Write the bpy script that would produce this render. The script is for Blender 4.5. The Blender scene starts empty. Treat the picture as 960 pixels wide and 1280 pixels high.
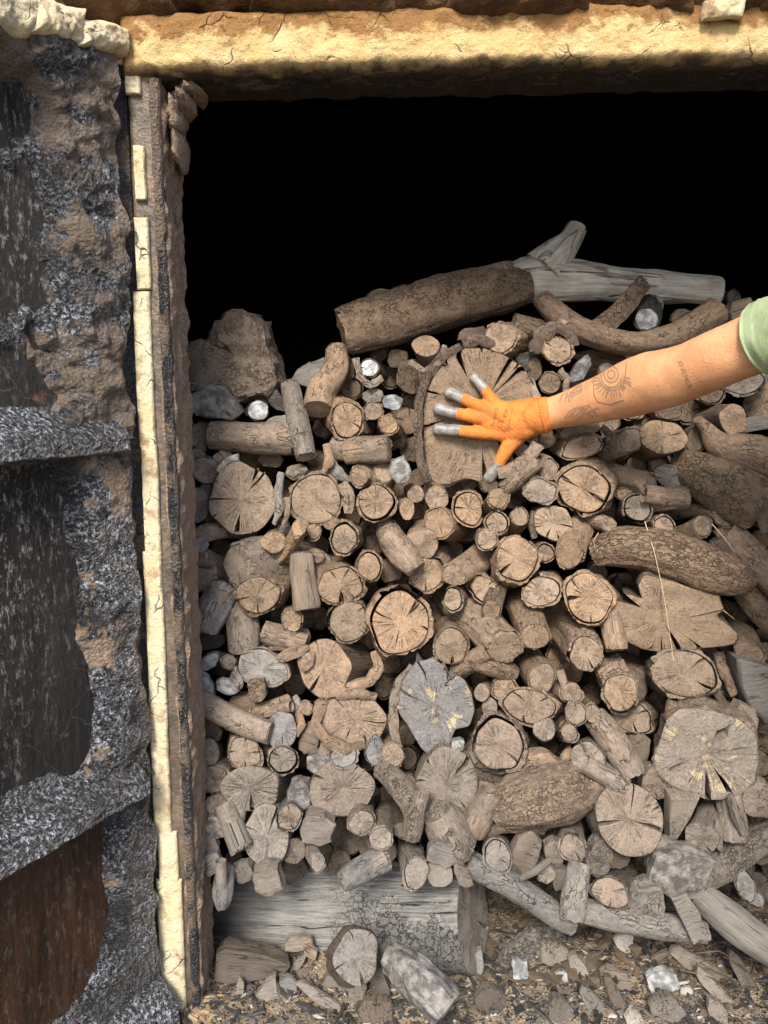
import bpy, bmesh, math, random
import numpy as np
from mathutils import Vector, Matrix
from mathutils.bvhtree import BVHTree

scene = bpy.context.scene
COL = scene.collection
rnd = random.Random(7)
npr = np.random.RandomState(11)

# ------------------------------------------------------------------ camera
CAM = np.array((0.0, -1.30, 1.16)); PITCH = math.radians(10.0); FPX = 1000.0
cam_d = bpy.data.cameras.new('camera'); cam = bpy.data.objects.new('camera', cam_d); COL.objects.link(cam)
cam.location = CAM; cam.rotation_euler = (math.radians(90) - PITCH, 0, 0)
cam_d.sensor_fit = 'VERTICAL'; cam_d.sensor_height = 36.0; cam_d.lens = 36.0 * FPX / 1280.0
cam_d.clip_start = 0.02; cam_d.clip_end = 500
scene.camera = cam
# ------------------------------------------------------------------ sky, sun, exposure
SUN_EL, SUN_AZ = math.radians(41), math.radians(191)      # azimuth clockwise from +Y: behind the camera
world = bpy.data.worlds.new('World'); scene.world = world; world.use_nodes = True
wn = world.node_tree.nodes; wl = world.node_tree.links
bg = wn['Background']; sky = wn.new('ShaderNodeTexSky'); sky.sky_type = 'NISHITA'; sky.sun_disc = False
sky.sun_elevation = SUN_EL; sky.sun_rotation = SUN_AZ; sky.dust_density = 2.5; sky.air_density = 1.0
wl.new(sky.outputs[0], bg.inputs[0]); bg.inputs[1].default_value = 0.12
sun_d = bpy.data.lights.new('sun', 'SUN'); sun = bpy.data.objects.new('sun', sun_d); COL.objects.link(sun)
sun_d.energy = 2.6; sun_d.angle = math.radians(16); sun_d.color = (1.0, 0.895, 0.75)
sd = Vector((math.sin(SUN_AZ) * math.cos(SUN_EL), math.cos(SUN_AZ) * math.cos(SUN_EL), math.sin(SUN_EL)))
sun.rotation_euler = sd.to_track_quat('Z', 'Y').to_euler()
scene.view_settings.view_transform = 'Standard'; scene.view_settings.look = 'None'
scene.view_settings.gamma = 1.0; scene.view_settings.exposure = 1.25
scene.cycles.max_bounces = 5; scene.cycles.denoising_prefilter = 'NONE'

# ------------------------------------------------------------------ helpers
cP, sP = math.cos(PITCH), math.sin(PITCH)
def P(px, py, Y):                      # the point of the plane at depth Y that a sight line meets
    xc = (px - 480.0) / FPX; yc = -(py - 640.0) / FPX
    d = np.array((xc, cP + yc * sP, -sP + yc * cP))
    return CAM + d * ((Y - CAM[1]) / d[1])
def mpp(px, py, Y):                    # metres per pixel there
    yc = -(py - 640.0) / FPX
    return (Y - CAM[1]) / (cP + yc * sP) / FPX
def Yf(py):                            # depth of the face of the wood pile, leaning back towards the top
    t = min(1.15, max(0.0, (1215 - py) / 785.0))
    return 0.11 + 0.24 * t
def _h(i, j, k, s):
    n = (i * 374761393 + j * 668265263 + k * 2147483647 + s * 1274126177) & 0xFFFFFFFF
    n = ((n ^ (n >> 13)) * 1274126177) & 0xFFFFFFFF
    return ((n ^ (n >> 16)) & 0xFFFF) / 32767.5 - 1.0
def vnoise(p, s=0):
    p = np.asarray(p, float); f = np.floor(p); q = p - f; f = f.astype(np.int64); q = q * q * (3 - 2 * q)
    r = 0
    for a in (0, 1):
        for b in (0, 1):
            for c in (0, 1):
                w = (q[..., 0] if a else 1 - q[..., 0]) * (q[..., 1] if b else 1 - q[..., 1]) * (q[..., 2] if c else 1 - q[..., 2])
                r = r + w * _h(f[..., 0] + a, f[..., 1] + b, f[..., 2] + c, s)
    return r
def fbm(p, s=0, o=3):
    p = np.asarray(p, float); r = 0; a = 1.0
    for i in range(o):
        r = r + a * vnoise(p, s + i * 17); p = p * 2.07; a *= 0.5
    return r
def sstep(a, b, x):
    t = np.clip((x - a) / (b - a + 1e-9), 0, 1); return t * t * (3 - 2 * t)
def mesh_obj(name, V, F, mat, parent=None, smooth=True, grain=None, col=None, sharp=None, origin=None):
    V = np.asarray(V, float).reshape(-1, 3)
    me = bpy.data.meshes.new(name)
    o0 = np.asarray(origin if origin is not None else (0, 0, 0), float)
    me.from_pydata((V - o0).tolist(), [], F)
    me.update()
    if smooth: me.polygons.foreach_set('use_smooth', [True] * len(me.polygons))
    if smooth and sharp: me.set_sharp_from_angle(angle=math.radians(sharp))
    if grain is not None:
        at = me.attributes.new('grain', 'FLOAT_VECTOR', 'POINT'); at.data.foreach_set('vector', np.asarray(grain, float).reshape(-1))
    for m in (mat if isinstance(mat, (list, tuple)) else [mat]): me.materials.append(m)
    o = bpy.data.objects.new(name, me); COL.objects.link(o); o.location = o0
    if col is not None: o.color = (*col, 1)
    if parent is not None:
        o.parent = parent
        o.location = o0 - np.array(parent.location)
    return o
def empty(name, loc):
    o = bpy.data.objects.new(name, None); COL.objects.link(o); o.location = loc; o.empty_display_size = 0.02; return o
def tag(o, label=None, cat=None, group=None, kind=None):
    if label: o['label'] = label
    if cat: o['category'] = cat
    if group: o['group'] = group
    if kind: o['kind'] = kind
    return o
def grid_faces(n, m, closed=False, flip=False):   # n rows of m columns
    F = []
    for i in range(n - 1):
        for j in range(m if closed else m - 1):
            k = (j + 1) % m
            f = (i * m + j, i * m + k, (i + 1) * m + k, (i + 1) * m + j)
            F.append(f[::-1] if flip else f)
    return F

# ------------------------------------------------------------------ materials
class NT:
    def __init__(s, name):
        s.m = bpy.data.materials.new(name); s.m.use_nodes = True; s.t = s.m.node_tree; s.n = s.t.nodes; s.b = s.n['Principled BSDF']
    def node(s, ty, ins=None, **kw):
        n = s.n.new('ShaderNode' + ty)
        for k, v in kw.items(): setattr(n, k, v)
        for k, v in (ins or {}).items(): s.set(n.inputs[k], v)
        return n
    def set(s, sock, v):
        if isinstance(v, bpy.types.NodeSocket): s.t.links.new(v, sock)
        else: sock.default_value = v
    def math(s, op, a, b=0.0, c=0.0):
        n = s.n.new('ShaderNodeMath'); n.operation = op
        s.set(n.inputs[0], a); s.set(n.inputs[1], b); s.set(n.inputs[2], c); return n.outputs[0]
    def mix(s, f, a, b, mode='MIX'):
        n = s.n.new('ShaderNodeMix'); n.data_type = 'RGBA'; n.blend_type = mode
        s.set(n.inputs[0], f); s.set(n.inputs[6], a); s.set(n.inputs[7], b); return n.outputs[2]
    def noise(s, vec, sc, det=4, rough=0.55, dist=0.0):
        return s.node('TexNoise', {'Vector': vec, 'Scale': sc, 'Detail': det, 'Roughness': rough, 'Distortion': dist}).outputs['Fac']
    def vor(s, vec, sc, feat='F1', rnd=1.0):
        return s.node('TexVoronoi', {'Vector': vec, 'Scale': sc, 'Randomness': rnd}, feature=feat).outputs['Distance']
    def ramp(s, f, lo, hi, a=0.0, b=1.0):
        n = s.node('MapRange', {0: f, 1: lo, 2: hi, 3: a, 4: b}); return n.outputs[0]
    def vec(s, v, scale):
        n = s.n.new('ShaderNodeVectorMath'); n.operation = 'MULTIPLY'; s.set(n.inputs[0], v); n.inputs[1].default_value = scale; return n.outputs[0]
    def vadd(s, a, b):
        n = s.n.new('ShaderNodeVectorMath'); n.operation = 'ADD'; s.set(n.inputs[0], a); s.set(n.inputs[1], b); return n.outputs[0]
    def bump(s, h, dist, strength=1.0, norm=None):
        ins = {'Height': h, 'Distance': dist, 'Strength': strength}
        if norm is not None: ins['Normal'] = norm
        return s.node('Bump', ins).outputs[0]
    def out(s, col, rough=0.85, norm=None, spec=0.25, metal=0.0):
        s.set(s.b.inputs['Base Color'], col); s.set(s.b.inputs['Roughness'], rough)
        s.set(s.b.inputs['Specular IOR Level'], spec); s.set(s.b.inputs['Metallic'], metal)
        if norm is not None: s.set(s.b.inputs['Normal'], norm)
        return s.m
    def grain(s):
        g = s.node('Attribute', attribute_name='grain').outputs['Vector']
        oi = s.node('ObjectInfo'); r = s.math('MULTIPLY', oi.outputs['Random'], 37.0)
        sh = s.node('CombineXYZ', {0: r, 1: s.math('MULTIPLY', r, 1.7), 2: s.math('MULTIPLY', r, 0.6)}).outputs[0]
        return g, s.vadd(g, sh), oi

def mat_wood(name, patches=False):
    t = NT(name); g, gs, oi = t.grain(); base = oi.outputs['Color']
    xyz = t.node('SeparateXYZ', {0: g}); x, y = xyz.outputs[0], xyz.outputs[1]
    r = t.math('SQRT', t.math('ADD', t.math('MULTIPLY', x, x), t.math('MULTIPLY', y, y)))
    ang = t.math('ARCTAN2', y, x)
    n1 = t.noise(gs, 28, 3); n2 = t.noise(gs, 170, 6, 0.85)
    rings = t.math('SINE', t.math('ADD', t.math('MULTIPLY', r, 900.0), t.math('MULTIPLY', n1, 14.0)))
    sv = t.node('CombineXYZ', {0: t.math('MULTIPLY', ang, 9.0), 1: t.math('MULTIPLY', r, 7.0), 2: t.math('MULTIPLY', oi.outputs['Random'], 50.0)}).outputs[0]
    chk = t.noise(sv, 2.0, 2, 0.5, 0.08)
    chkl = t.ramp(t.math('ABSOLUTE', t.math('SUBTRACT', chk, 0.5)), 0.0, 0.02, 1.0, 0.0)
    chkm = t.math('MULTIPLY', chkl, t.ramp(t.noise(gs, 30, 2), 0.46, 0.60))
    saw = t.noise(t.vec(gs, (30, 260, 60)), 1.6, 3)
    c = t.mix(t.ramp(n1, 0.3, 0.7), base, t.mix(1.0, base, (0.84, 0.85, 0.88, 1), 'MULTIPLY'))
    c = t.mix(t.ramp(n2, 0.36, 0.64), t.mix(1.0, c, (0.66, 0.65, 0.64, 1), 'MULTIPLY'), t.mix(1.0, c, (1.30, 1.29, 1.26, 1), 'MULTIPLY'))
    c = t.mix(t.ramp(chk, 0.36, 0.64, 0.55, 0.0), c, t.mix(1.0, c, (0.76, 0.75, 0.74, 1), 'MULTIPLY'))
    c = t.mix(t.ramp(t.noise(gs, 75, 4, 0.7), 0.58, 0.70, 0, 0.4), c, t.mix(1.0, c, (0.64, 0.63, 0.62, 1), 'MULTIPLY'))
    c = t.mix(t.ramp(rings, 0.2, 1.0, 0.0, 0.12), c, t.mix(1.0, c, (0.72, 0.68, 0.64, 1), 'MULTIPLY'))
    c = t.mix(t.math('MULTIPLY', chkm, 0.55), c, (0.03, 0.022, 0.016, 1))
    if patches:
        c = t.mix(t.ramp(t.noise(gs, 30, 4, 0.6), 0.575, 0.65, 0, 0.8), c, (0.46, 0.385, 0.25, 1))
    dust = t.ramp(t.noise(gs, 500, 2), 0.66, 0.74, 0, 0.5)
    c = t.mix(dust, c, (0.45, 0.42, 0.38, 1))
    h = t.math('ADD', t.math('MULTIPLY', saw, 0.35), t.math('ADD', t.math('MULTIPLY', n2, 0.7), t.math('MULTIPLY', rings, 0.05)))
    h = t.math('SUBTRACT', h, t.math('MULTIPLY', chkm, 1.2))
    return t.out(c, 0.88, t.bump(h, 0.0028), 0.2)

def mat_bark(name, kind='fine'):
    t = NT(name); g, gs, oi = t.grain(); base = oi.outputs['Color']
    n1 = t.noise(gs, 22, 4); n2 = t.noise(t.vec(gs, (1, 1, 0.6)), 150, 7, 0.85)
    if kind == 'ridged':
        vv = t.vec(gs, (1, 1, 0.22)); d = t.vor(t.vadd(vv, t.vec(t.node('TexNoise', {'Vector': gs, 'Scale': 70.0, 'Detail': 3.0}).outputs['Color'], (0.022, 0.022, 0.03))), 105, 'DISTANCE_TO_EDGE')
        cr = t.math('MULTIPLY', t.ramp(d, 0.0, 0.13, 1.0, 0.0), t.ramp(t.noise(gs, 40, 3), 0.32, 0.6, 0.35, 1.0)); dist = 0.008
    elif kind == 'plated':
        d = t.vor(t.vadd(gs, t.vec(t.node('TexNoise', {'Vector': gs, 'Scale': 90.0, 'Detail': 4.0}).outputs['Color'], (0.03, 0.03, 0.03))), 105, 'DISTANCE_TO_EDGE')
        cr = t.math('MULTIPLY', t.ramp(d, 0.0, 0.10, 1.0, 0.0), t.ramp(t.noise(gs, 32, 3), 0.40, 0.62)); dist = 0.008
    else:
        vv = t.vec(gs, (1, 1, 0.4)); d = t.vor(t.vadd(vv, t.vec(t.node('TexNoise', {'Vector': gs, 'Scale': 50.0}).outputs['Color'], (0.02, 0.02, 0.02))), 95, 'DISTANCE_TO_EDGE')
        cr = t.math('MULTIPLY', t.ramp(d, 0.0, 0.05, 1.0, 0.0), t.ramp(t.noise(gs, 30, 2), 0.48, 0.60)); dist = 0.005
    c = t.mix(t.ramp(n1, 0.3, 0.7), base, t.mix(1.0, base, (0.78, 0.79, 0.82, 1), 'MULTIPLY'))
    c = t.mix(t.ramp(n2, 0.36, 0.64), t.mix(1.0, c, (0.55, 0.54, 0.53, 1) if kind == 'fine' else (0.66, 0.65, 0.63, 1), 'MULTIPLY'), t.mix(1.0, c, (1.36, 1.34, 1.30, 1), 'MULTIPLY'))
    c = t.mix(t.ramp(t.noise(gs, 85, 4, 0.7), 0.56, 0.68, 0, 0.45), c, t.mix(1.0, c, (0.62, 0.61, 0.60, 1), 'MULTIPLY'))
    c = t.mix(t.math('MULTIPLY', cr, 0.4), c, t.mix(1.0, c, (0.45, 0.43, 0.41, 1), 'MULTIPLY'))
    c = t.mix(t.ramp(t.noise(gs, 420, 2), 0.67, 0.74, 0, 0.5), c, (0.42, 0.40, 0.37, 1))
    h = t.math('SUBTRACT', t.math('MULTIPLY', n2, 0.8), t.math('MULTIPLY', cr, 1.3))
    return t.out(c, 0.9, t.bump(h, dist), 0.15)

def mat_base(name):
    t = NT(name); g, gs, oi = t.grain(); base = oi.outputs['Color']; pos = t.node('NewGeometry').outputs['Position']; xyz = t.node('SeparateXYZ', {0: pos})
    n0 = t.noise(pos, 14, 4, 0.65); msk = t.math('MULTIPLY', t.ramp(t.math('ADD', xyz.outputs[2], t.math('MULTIPLY', n0, 0.12)), 0.17, 0.195, 1.0, 0.0), t.ramp(t.math('ADD', xyz.outputs[0], t.math('MULTIPLY', n0, 0.2)), -0.02, 0.06))
    n2 = t.noise(t.vec(gs, (1, 1, 0.07)), 150, 6, 0.75); n1 = t.noise(gs, 14, 4, 0.6); n4 = t.noise(gs, 170, 6, 0.85)
    n3 = t.noise(t.vec(gs, (1, 1, 0.05)), 26, 3, 0.5, 0.2); ck = t.math('MULTIPLY', t.ramp(t.math('ABSOLUTE', t.math('SUBTRACT', n3, 0.5)), 0.0, 0.012, 1.0, 0.0), t.ramp(n1, 0.42, 0.55))
    d = t.vor(t.vadd(gs, t.vec(t.node('TexNoise', {'Vector': gs, 'Scale': 60.0, 'Detail': 4.0}).outputs['Color'], (0.04, 0.04, 0.04))), 60, 'DISTANCE_TO_EDGE'); cr = t.ramp(d, 0.0, 0.07, 1.0, 0.0)
    a = t.mix(t.ramp(n2, 0.38, 0.66), t.mix(1.0, base, (0.5, 0.5, 0.5, 1), 'MULTIPLY'), t.mix(1.0, base, (1.3, 1.3, 1.28, 1), 'MULTIPLY')); a = t.mix(t.math('MULTIPLY', ck, 0.8), a, (0.02, 0.02, 0.02, 1))
    b = t.mix(t.ramp(n4, 0.36, 0.64), t.mix(1.0, base, (0.5, 0.5, 0.5, 1), 'MULTIPLY'), t.mix(1.0, base, (1.1, 1.08, 1.05, 1), 'MULTIPLY')); b = t.mix(t.math('MULTIPLY', cr, 0.75), b, (0.03, 0.03, 0.03, 1))
    c = t.mix(msk, a, b); c = t.mix(t.ramp(n1, 0.40, 0.7, 0, 0.35), c, t.mix(1.0, c, (0.5, 0.5, 0.5, 1), 'MULTIPLY'))
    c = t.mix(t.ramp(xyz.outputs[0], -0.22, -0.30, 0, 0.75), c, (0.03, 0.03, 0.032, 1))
    h = t.math('ADD', t.math('MULTIPLY', t.math('SUBTRACT', n2, ck), t.math('SUBTRACT', 1.0, msk)), t.math('MULTIPLY', t.math('SUBTRACT', t.math('ADD', n4, 0.6), cr), msk))
    return t.out(c, 0.85, t.bump(h, 0.008), 0.2)

def mat_peeled(name, k=1.0):
    t = NT(name); g, gs, oi = t.grain(); base = oi.outputs['Color']
    n1 = t.noise(gs, 20, 3); n2 = t.noise(t.vec(gs, (1, 1, 0.07)), 330 * k, 5, 0.7); n3 = t.noise(t.vec(gs, (1, 1, 0.06)), 60 * k, 3, 0.5, 0.15)
    c = t.mix(t.ramp(n1, 0.3, 0.7), base, t.mix(1.0, base, (0.72, 0.71, 0.70, 1), 'MULTIPLY'))
    c = t.mix(t.ramp(n2, 0.38, 0.72, 0, 0.7), c, t.mix(1.0, c, (0.50, 0.49, 0.48, 1) if k == 1 else (0.26, 0.255, 0.25, 1), 'MULTIPLY'))
    ck = t.math('MULTIPLY', t.ramp(t.math('ABSOLUTE', t.math('SUBTRACT', n3, 0.5)), 0.0, 0.010 if k == 1 else 0.016, 1.0, 0.0), t.ramp(n1, 0.45, 0.6) if k == 1 else t.ramp(n1, 0.38, 0.46))
    c = t.mix(t.math('MULTIPLY', ck, 0.6), c, (0.03, 0.027, 0.025, 1))
    h = t.math('SUBTRACT', t.math('MULTIPLY', n2, 0.8), ck)
    return t.out(c, 0.85, t.bump(h, 0.005), 0.2)

def mat_char(name, silver=True):
    t = NT(name); g, gs, oi = t.grain(); base = oi.outputs['Color']
    n1 = t.noise(gs, 60, 4, 0.6); n2 = t.noise(gs, 260, 4, 0.7)
    c = t.mix(t.ramp(n1, 0.42, 0.62), t.mix(1.0, base, (0.35, 0.35, 0.36, 1), 'MULTIPLY'), base)
    c = t.mix(t.ramp(n2, 0.62, 0.72), c, (0.46, 0.48, 0.50, 1))
    return t.out(c, t.ramp(n1, 0.3, 0.7, 0.55, 0.3), t.bump(t.math('ADD', n2, n1), 0.003), 0.5)

def mat_tar(name, brown=0.5, scale=1.0, gloss=0.28, rust=0.0, lo=0.5, tint=(0.17, 0.118, 0.08, 1), g0=0.08, g1=0.75):
    t = NT(name); o = t.node('TexCoord').outputs['Object']
    n1 = t.noise(o, 9 * scale, 4, 0.6); n2 = t.noise(o, 170 * scale, 6, 0.8); v = t.vor(o, 190 * scale); n3 = t.noise(o, 40 * scale, 3, 0.6)
    msk = t.ramp(t.math('ADD', t.math('MULTIPLY', n1, 0.75), t.math('MULTIPLY', n3, 0.25)), lo, lo + 0.06, 0.0, brown)
    c = t.mix(msk, (0.007, 0.007, 0.009, 1), t.mix(n2, tint, tuple(x * 1.9 for x in tint[:3]) + (1,)))
    big = t.ramp(t.noise(o, 11 * scale, 4, 0.65), 0.40, 0.60, g0, g1)
    grit = t.math('MULTIPLY', t.ramp(t.noise(o, 150 * scale, 8, 0.85), 0.505, 0.585), big)  # silvery grit, with the sky's blue glints on the tar painted in
    c = t.mix(t.math('MULTIPLY', grit, t.math('SUBTRACT', 1.0, t.math('MULTIPLY', msk, 0.8))), c, (0.54, 0.62, 0.75, 1))
    if rust: c = t.mix(t.ramp(t.noise(o, 13, 4), 0.68, 0.70, 0, rust), c, (0.42, 0.13, 0.06, 1))
    h = t.math('ADD', t.math('MULTIPLY', n2, 1.0), t.math('MULTIPLY', v, 0.8))
    rough = t.math('ADD', gloss, t.math('MULTIPLY', msk, 0.6))
    return t.out(c, rough, t.bump(h, 0.006), 0.8)

def mat_panel(name, rusty=False):
    t = NT(name); o = t.node('TexCoord').outputs['Object']
    st = t.noise(t.vec(o, (1, 1, 0.10)), 60, 5, 0.7, 0.3); n2 = t.noise(t.vec(o, (1, 1, 0.4)), 120, 9, 0.85); n1 = t.noise(t.vec(o, (1, 1, 0.3)), 8, 3)
    a, b = ((0.016, 0.008, 0.005, 1), (0.060, 0.029, 0.017, 1)) if rusty else ((0.004, 0.004, 0.005, 1), (0.022, 0.021, 0.021, 1))
    c = t.mix(t.ramp(st, 0.35, 0.7), a, b)
    spk = t.math('MULTIPLY', t.ramp(n2, 0.53, 0.60), t.ramp(n1, 0.40, 0.62, 0.03, 0.8 if not rusty else 0.15))
    c = t.mix(spk, c, (0.42, 0.42, 0.43, 1))
    if not rusty:
        c = t.mix(t.math('MULTIPLY', t.ramp(t.noise(o, 9, 3), 0.66, 0.70), t.ramp(n2, 0.45, 0.6, 0, 0.8)), c, (0.40, 0.15, 0.09, 1))
        cr = t.vor(t.vadd(o, t.vec(t.node('TexNoise', {'Vector': o, 'Scale': 14.0}).outputs['Color'], (0.10, 0.10, 0.10))), 9, 'DISTANCE_TO_EDGE')
        c = t.mix(t.ramp(cr, 0.0, 0.008, 0.5, 0.0), c, (0.13, 0.12, 0.11, 1))
    return t.out(c, t.ramp(st, 0.3, 0.7, 0.28, 0.55), t.bump(t.math('ADD', t.math('MULTIPLY', st, 0.6), t.math('MULTIPLY', n2, 0.7)), 0.007 if not rusty else 0.003), 0.28)

def mat_clay(name, stain=True):
    t = NT(name); o = t.node('TexCoord').outputs['Object']; a = t.node('Attribute', attribute_name='grain').outputs['Vector']
    z = t.node('SeparateXYZ', {0: a}).outputs[2]     # 0 at the lower edge, 1 at the top of the piece
    n1 = t.noise(o, 16, 5, 0.6); n2 = t.noise(o, 100, 7, 0.8); n3 = t.noise(o, 34, 5, 0.65)
    c = t.mix(t.ramp(n1, 0.35, 0.65), (0.74, 0.52, 0.235, 1), (0.80, 0.64, 0.36, 1)) if stain else t.mix(t.ramp(n1, 0.35, 0.65), (0.62, 0.53, 0.33, 1), (0.72, 0.66, 0.50, 1))
    c = t.mix(t.ramp(n2, 0.56, 0.72, 0, 0.4), c, (0.58, 0.37, 0.15, 1))
    if stain:
        nst = t.noise(t.vec(o, (0.5, 1, 1)), 24, 6, 0.75)
        up = t.ramp(t.math('ADD', z, t.math('ADD', t.math('MULTIPLY', t.math('SUBTRACT', n3, 0.5), 0.7), t.math('MULTIPLY', t.math('SUBTRACT', nst, 0.5), 1.1))), 0.50, 0.66)
        c = t.mix(up, c, t.mix(n2, (0.22, 0.11, 0.045, 1), (0.50, 0.29, 0.12, 1)))
        soot = t.ramp(t.math('ADD', z, t.math('MULTIPLY', t.math('SUBTRACT', n3, 0.5), 0.35)), 0.02, 0.14, 1.0, 0.0)
        c = t.mix(soot, c, (0.10, 0.085, 0.07, 1))
    else:
        c = t.mix(t.ramp(n3, 0.54, 0.64, 0, 0.8), c, (0.34, 0.23, 0.13, 1))
        c = t.mix(t.ramp(n2, 0.58, 0.68, 0, 0.6), c, (0.16, 0.12, 0.09, 1))
        c = t.mix(t.ramp(n1, 0.4, 0.7, 0, 0.5), c, (0.66, 0.60, 0.46, 1))
    v = t.vor(t.vadd(o, t.vec(t.node('TexNoise', {'Vector': o, 'Scale': 20.0}).outputs['Color'], (0.06, 0.06, 0.06))), 14, 'DISTANCE_TO_EDGE')
    ck = t.math('MULTIPLY', t.ramp(v, 0, 0.02, 1, 0), t.ramp(n1, 0.5, 0.6))
    c = t.mix(t.math('MULTIPLY', ck, 0.6), c, (0.18, 0.10, 0.04, 1))
    h = t.math('SUBTRACT', t.math('ADD', n2, t.math('MULTIPLY', n3, 1.2)), ck)
    return t.out(c, 0.9, t.bump(h, 0.010 if stain else 0.006), 0.15)

def mat_simple(name, a, b, sc=60, rough=0.8, bump=0.002, spec=0.3, det=4):
    t = NT(name); o = t.node('TexCoord').outputs['Object']; n = t.noise(o, sc, det, 0.65); m = t.noise(o, sc * 0.17, 3)
    c = t.mix(t.ramp(t.math('ADD', t.math('MULTIPLY', n, 0.5), t.math('MULTIPLY', m, 0.5)), 0.35, 0.65), (*a, 1), (*b, 1))
    return t.out(c, rough, t.bump(n, bump), spec)

def mat_ground():
    t = NT('ash_soil'); o = t.node('TexCoord').outputs['Object']
    n1 = t.noise(o, 5.5, 4, 0.6); n2 = t.noise(o, 60, 4, 0.7); n3 = t.noise(o, 420, 3, 0.6); n4 = t.noise(o, 190, 3, 0.6); n5 = t.noise(o, 17, 4, 0.6)
    c = t.mix(t.ramp(n5, 0.44, 0.60), (0.085, 0.077, 0.068, 1), (0.30, 0.225, 0.15, 1))
    c = t.mix(t.ramp(n2, 0.45, 0.65, 0, 0.8), c, t.mix(n1, (0.15, 0.138, 0.12, 1), (0.40, 0.34, 0.26, 1)))
    c = t.mix(t.ramp(n4, 0.56, 0.62), c, (0.012, 0.012, 0.014, 1))
    c = t.mix(t.ramp(n3, 0.66, 0.70), c, (0.62, 0.58, 0.50, 1))
    return t.out(c, 0.9, t.bump(t.math('ADD', n2, t.math('MULTIPLY', n4, 0.8)), 0.012), 0.25)

M_WOOD = mat_wood('dusty_cut_wood'); M_WOODP = mat_wood('patchy_cut_wood', True)
M_BARK = mat_bark('dusty_bark'); M_RIDGE = mat_bark('ridged_bark', 'ridged'); M_PLATE = mat_bark('plated_bark', 'plated')
M_PEEL = mat_peeled('weathered_wood'); M_DEAD = mat_peeled('bleached_wood', 0.42); M_BASE = mat_base('base_log_wood'); M_CHAR = mat_char('silver_char')
M_TAR = mat_tar('tar_crust', 0.9, 1.0, 0.2, 0.0, 0.53, g0=0.05, g1=0.85); M_TARB = mat_tar('brown_tar_crust', 0.95, 1.0, 0.25, 0.0, 0.475, (0.085, 0.062, 0.045, 1))
M_TARK = mat_tar('black_tar', 0.6, 1.1, 0.2, 0.0, 0.62, g0=0.05, g1=0.7); M_BEAD = mat_tar('bead_tar', 0.5, 1.1, 0.2, 0.0, 0.5, g0=0.02, g1=0.25); M_RIBT = mat_tar('sky_sheen_tar', 0.5, 1.0, 0.24, 0.0, 0.64, g0=0.35, g1=0.95); M_JAMB = mat_tar('sooty_jamb', 0.95, 1.0, 0.5, 0.0, 0.30, (0.19, 0.135, 0.095, 1))  # the rib tar carries the most painted sky sheen
M_PANEL = mat_panel('tarred_sheet'); M_RUSTP = mat_panel('rusty_sheet', True)
M_CLAY = mat_clay('yellow_clay'); M_CLAYP = mat_clay('yellow_plaster', False)
M_STEEL = mat_simple('sooty_steel', (0.03, 0.026, 0.023), (0.15, 0.115, 0.085), 70, 0.5, 0.004, 0.5)
M_CRUST = mat_simple('burnt_earth', (0.030, 0.019, 0.012), (0.15, 0.085, 0.042), 34, 0.9, 0.012, 0.2)
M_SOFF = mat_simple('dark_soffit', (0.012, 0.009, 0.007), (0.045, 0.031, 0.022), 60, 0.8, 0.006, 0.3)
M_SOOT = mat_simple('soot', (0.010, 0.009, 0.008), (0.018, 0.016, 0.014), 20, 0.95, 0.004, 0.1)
M_GROUND = mat_ground()
M_SKIN = None
# ------------------------------------------------------------------ the kiln: ground, chamber, frame, lintel, door
def plane_grid(x0, x1, y0, y1, nx, ny, zf):
    X, Yg = np.meshgrid(np.linspace(x0, x1, nx), np.linspace(y0, y1, ny)); V = np.stack([X, Yg, zf(X, Yg)], -1).reshape(-1, 3)
    return V, grid_faces(ny, nx)
V, F = plane_grid(-120, 120, -120, 120, 9, 9, lambda x, y: x * 0 - 0.03)
tag(mesh_obj('ground', V, F, M_GROUND), kind='structure')
def gz(x, y):
    p = np.stack([x * 9, y * 9, x * 0], -1); e = np.minimum(1, np.minimum(np.minimum(x + 1.6, 1.9 - x), np.minimum(y + 1.9, 1.7 - y)) * 6)
    return (0.012 * fbm(p, 3, 3) + 0.006 * fbm(p * 7, 8, 3)) * np.clip(e, 0, 1) - 0.012 * (1 - np.clip(e, 0, 1))
V, F = plane_grid(-1.6, 1.9, -1.9, 1.7, 300, 300, gz)
tag(mesh_obj('kiln_floor', V, F, M_GROUND), kind='structure')

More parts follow.
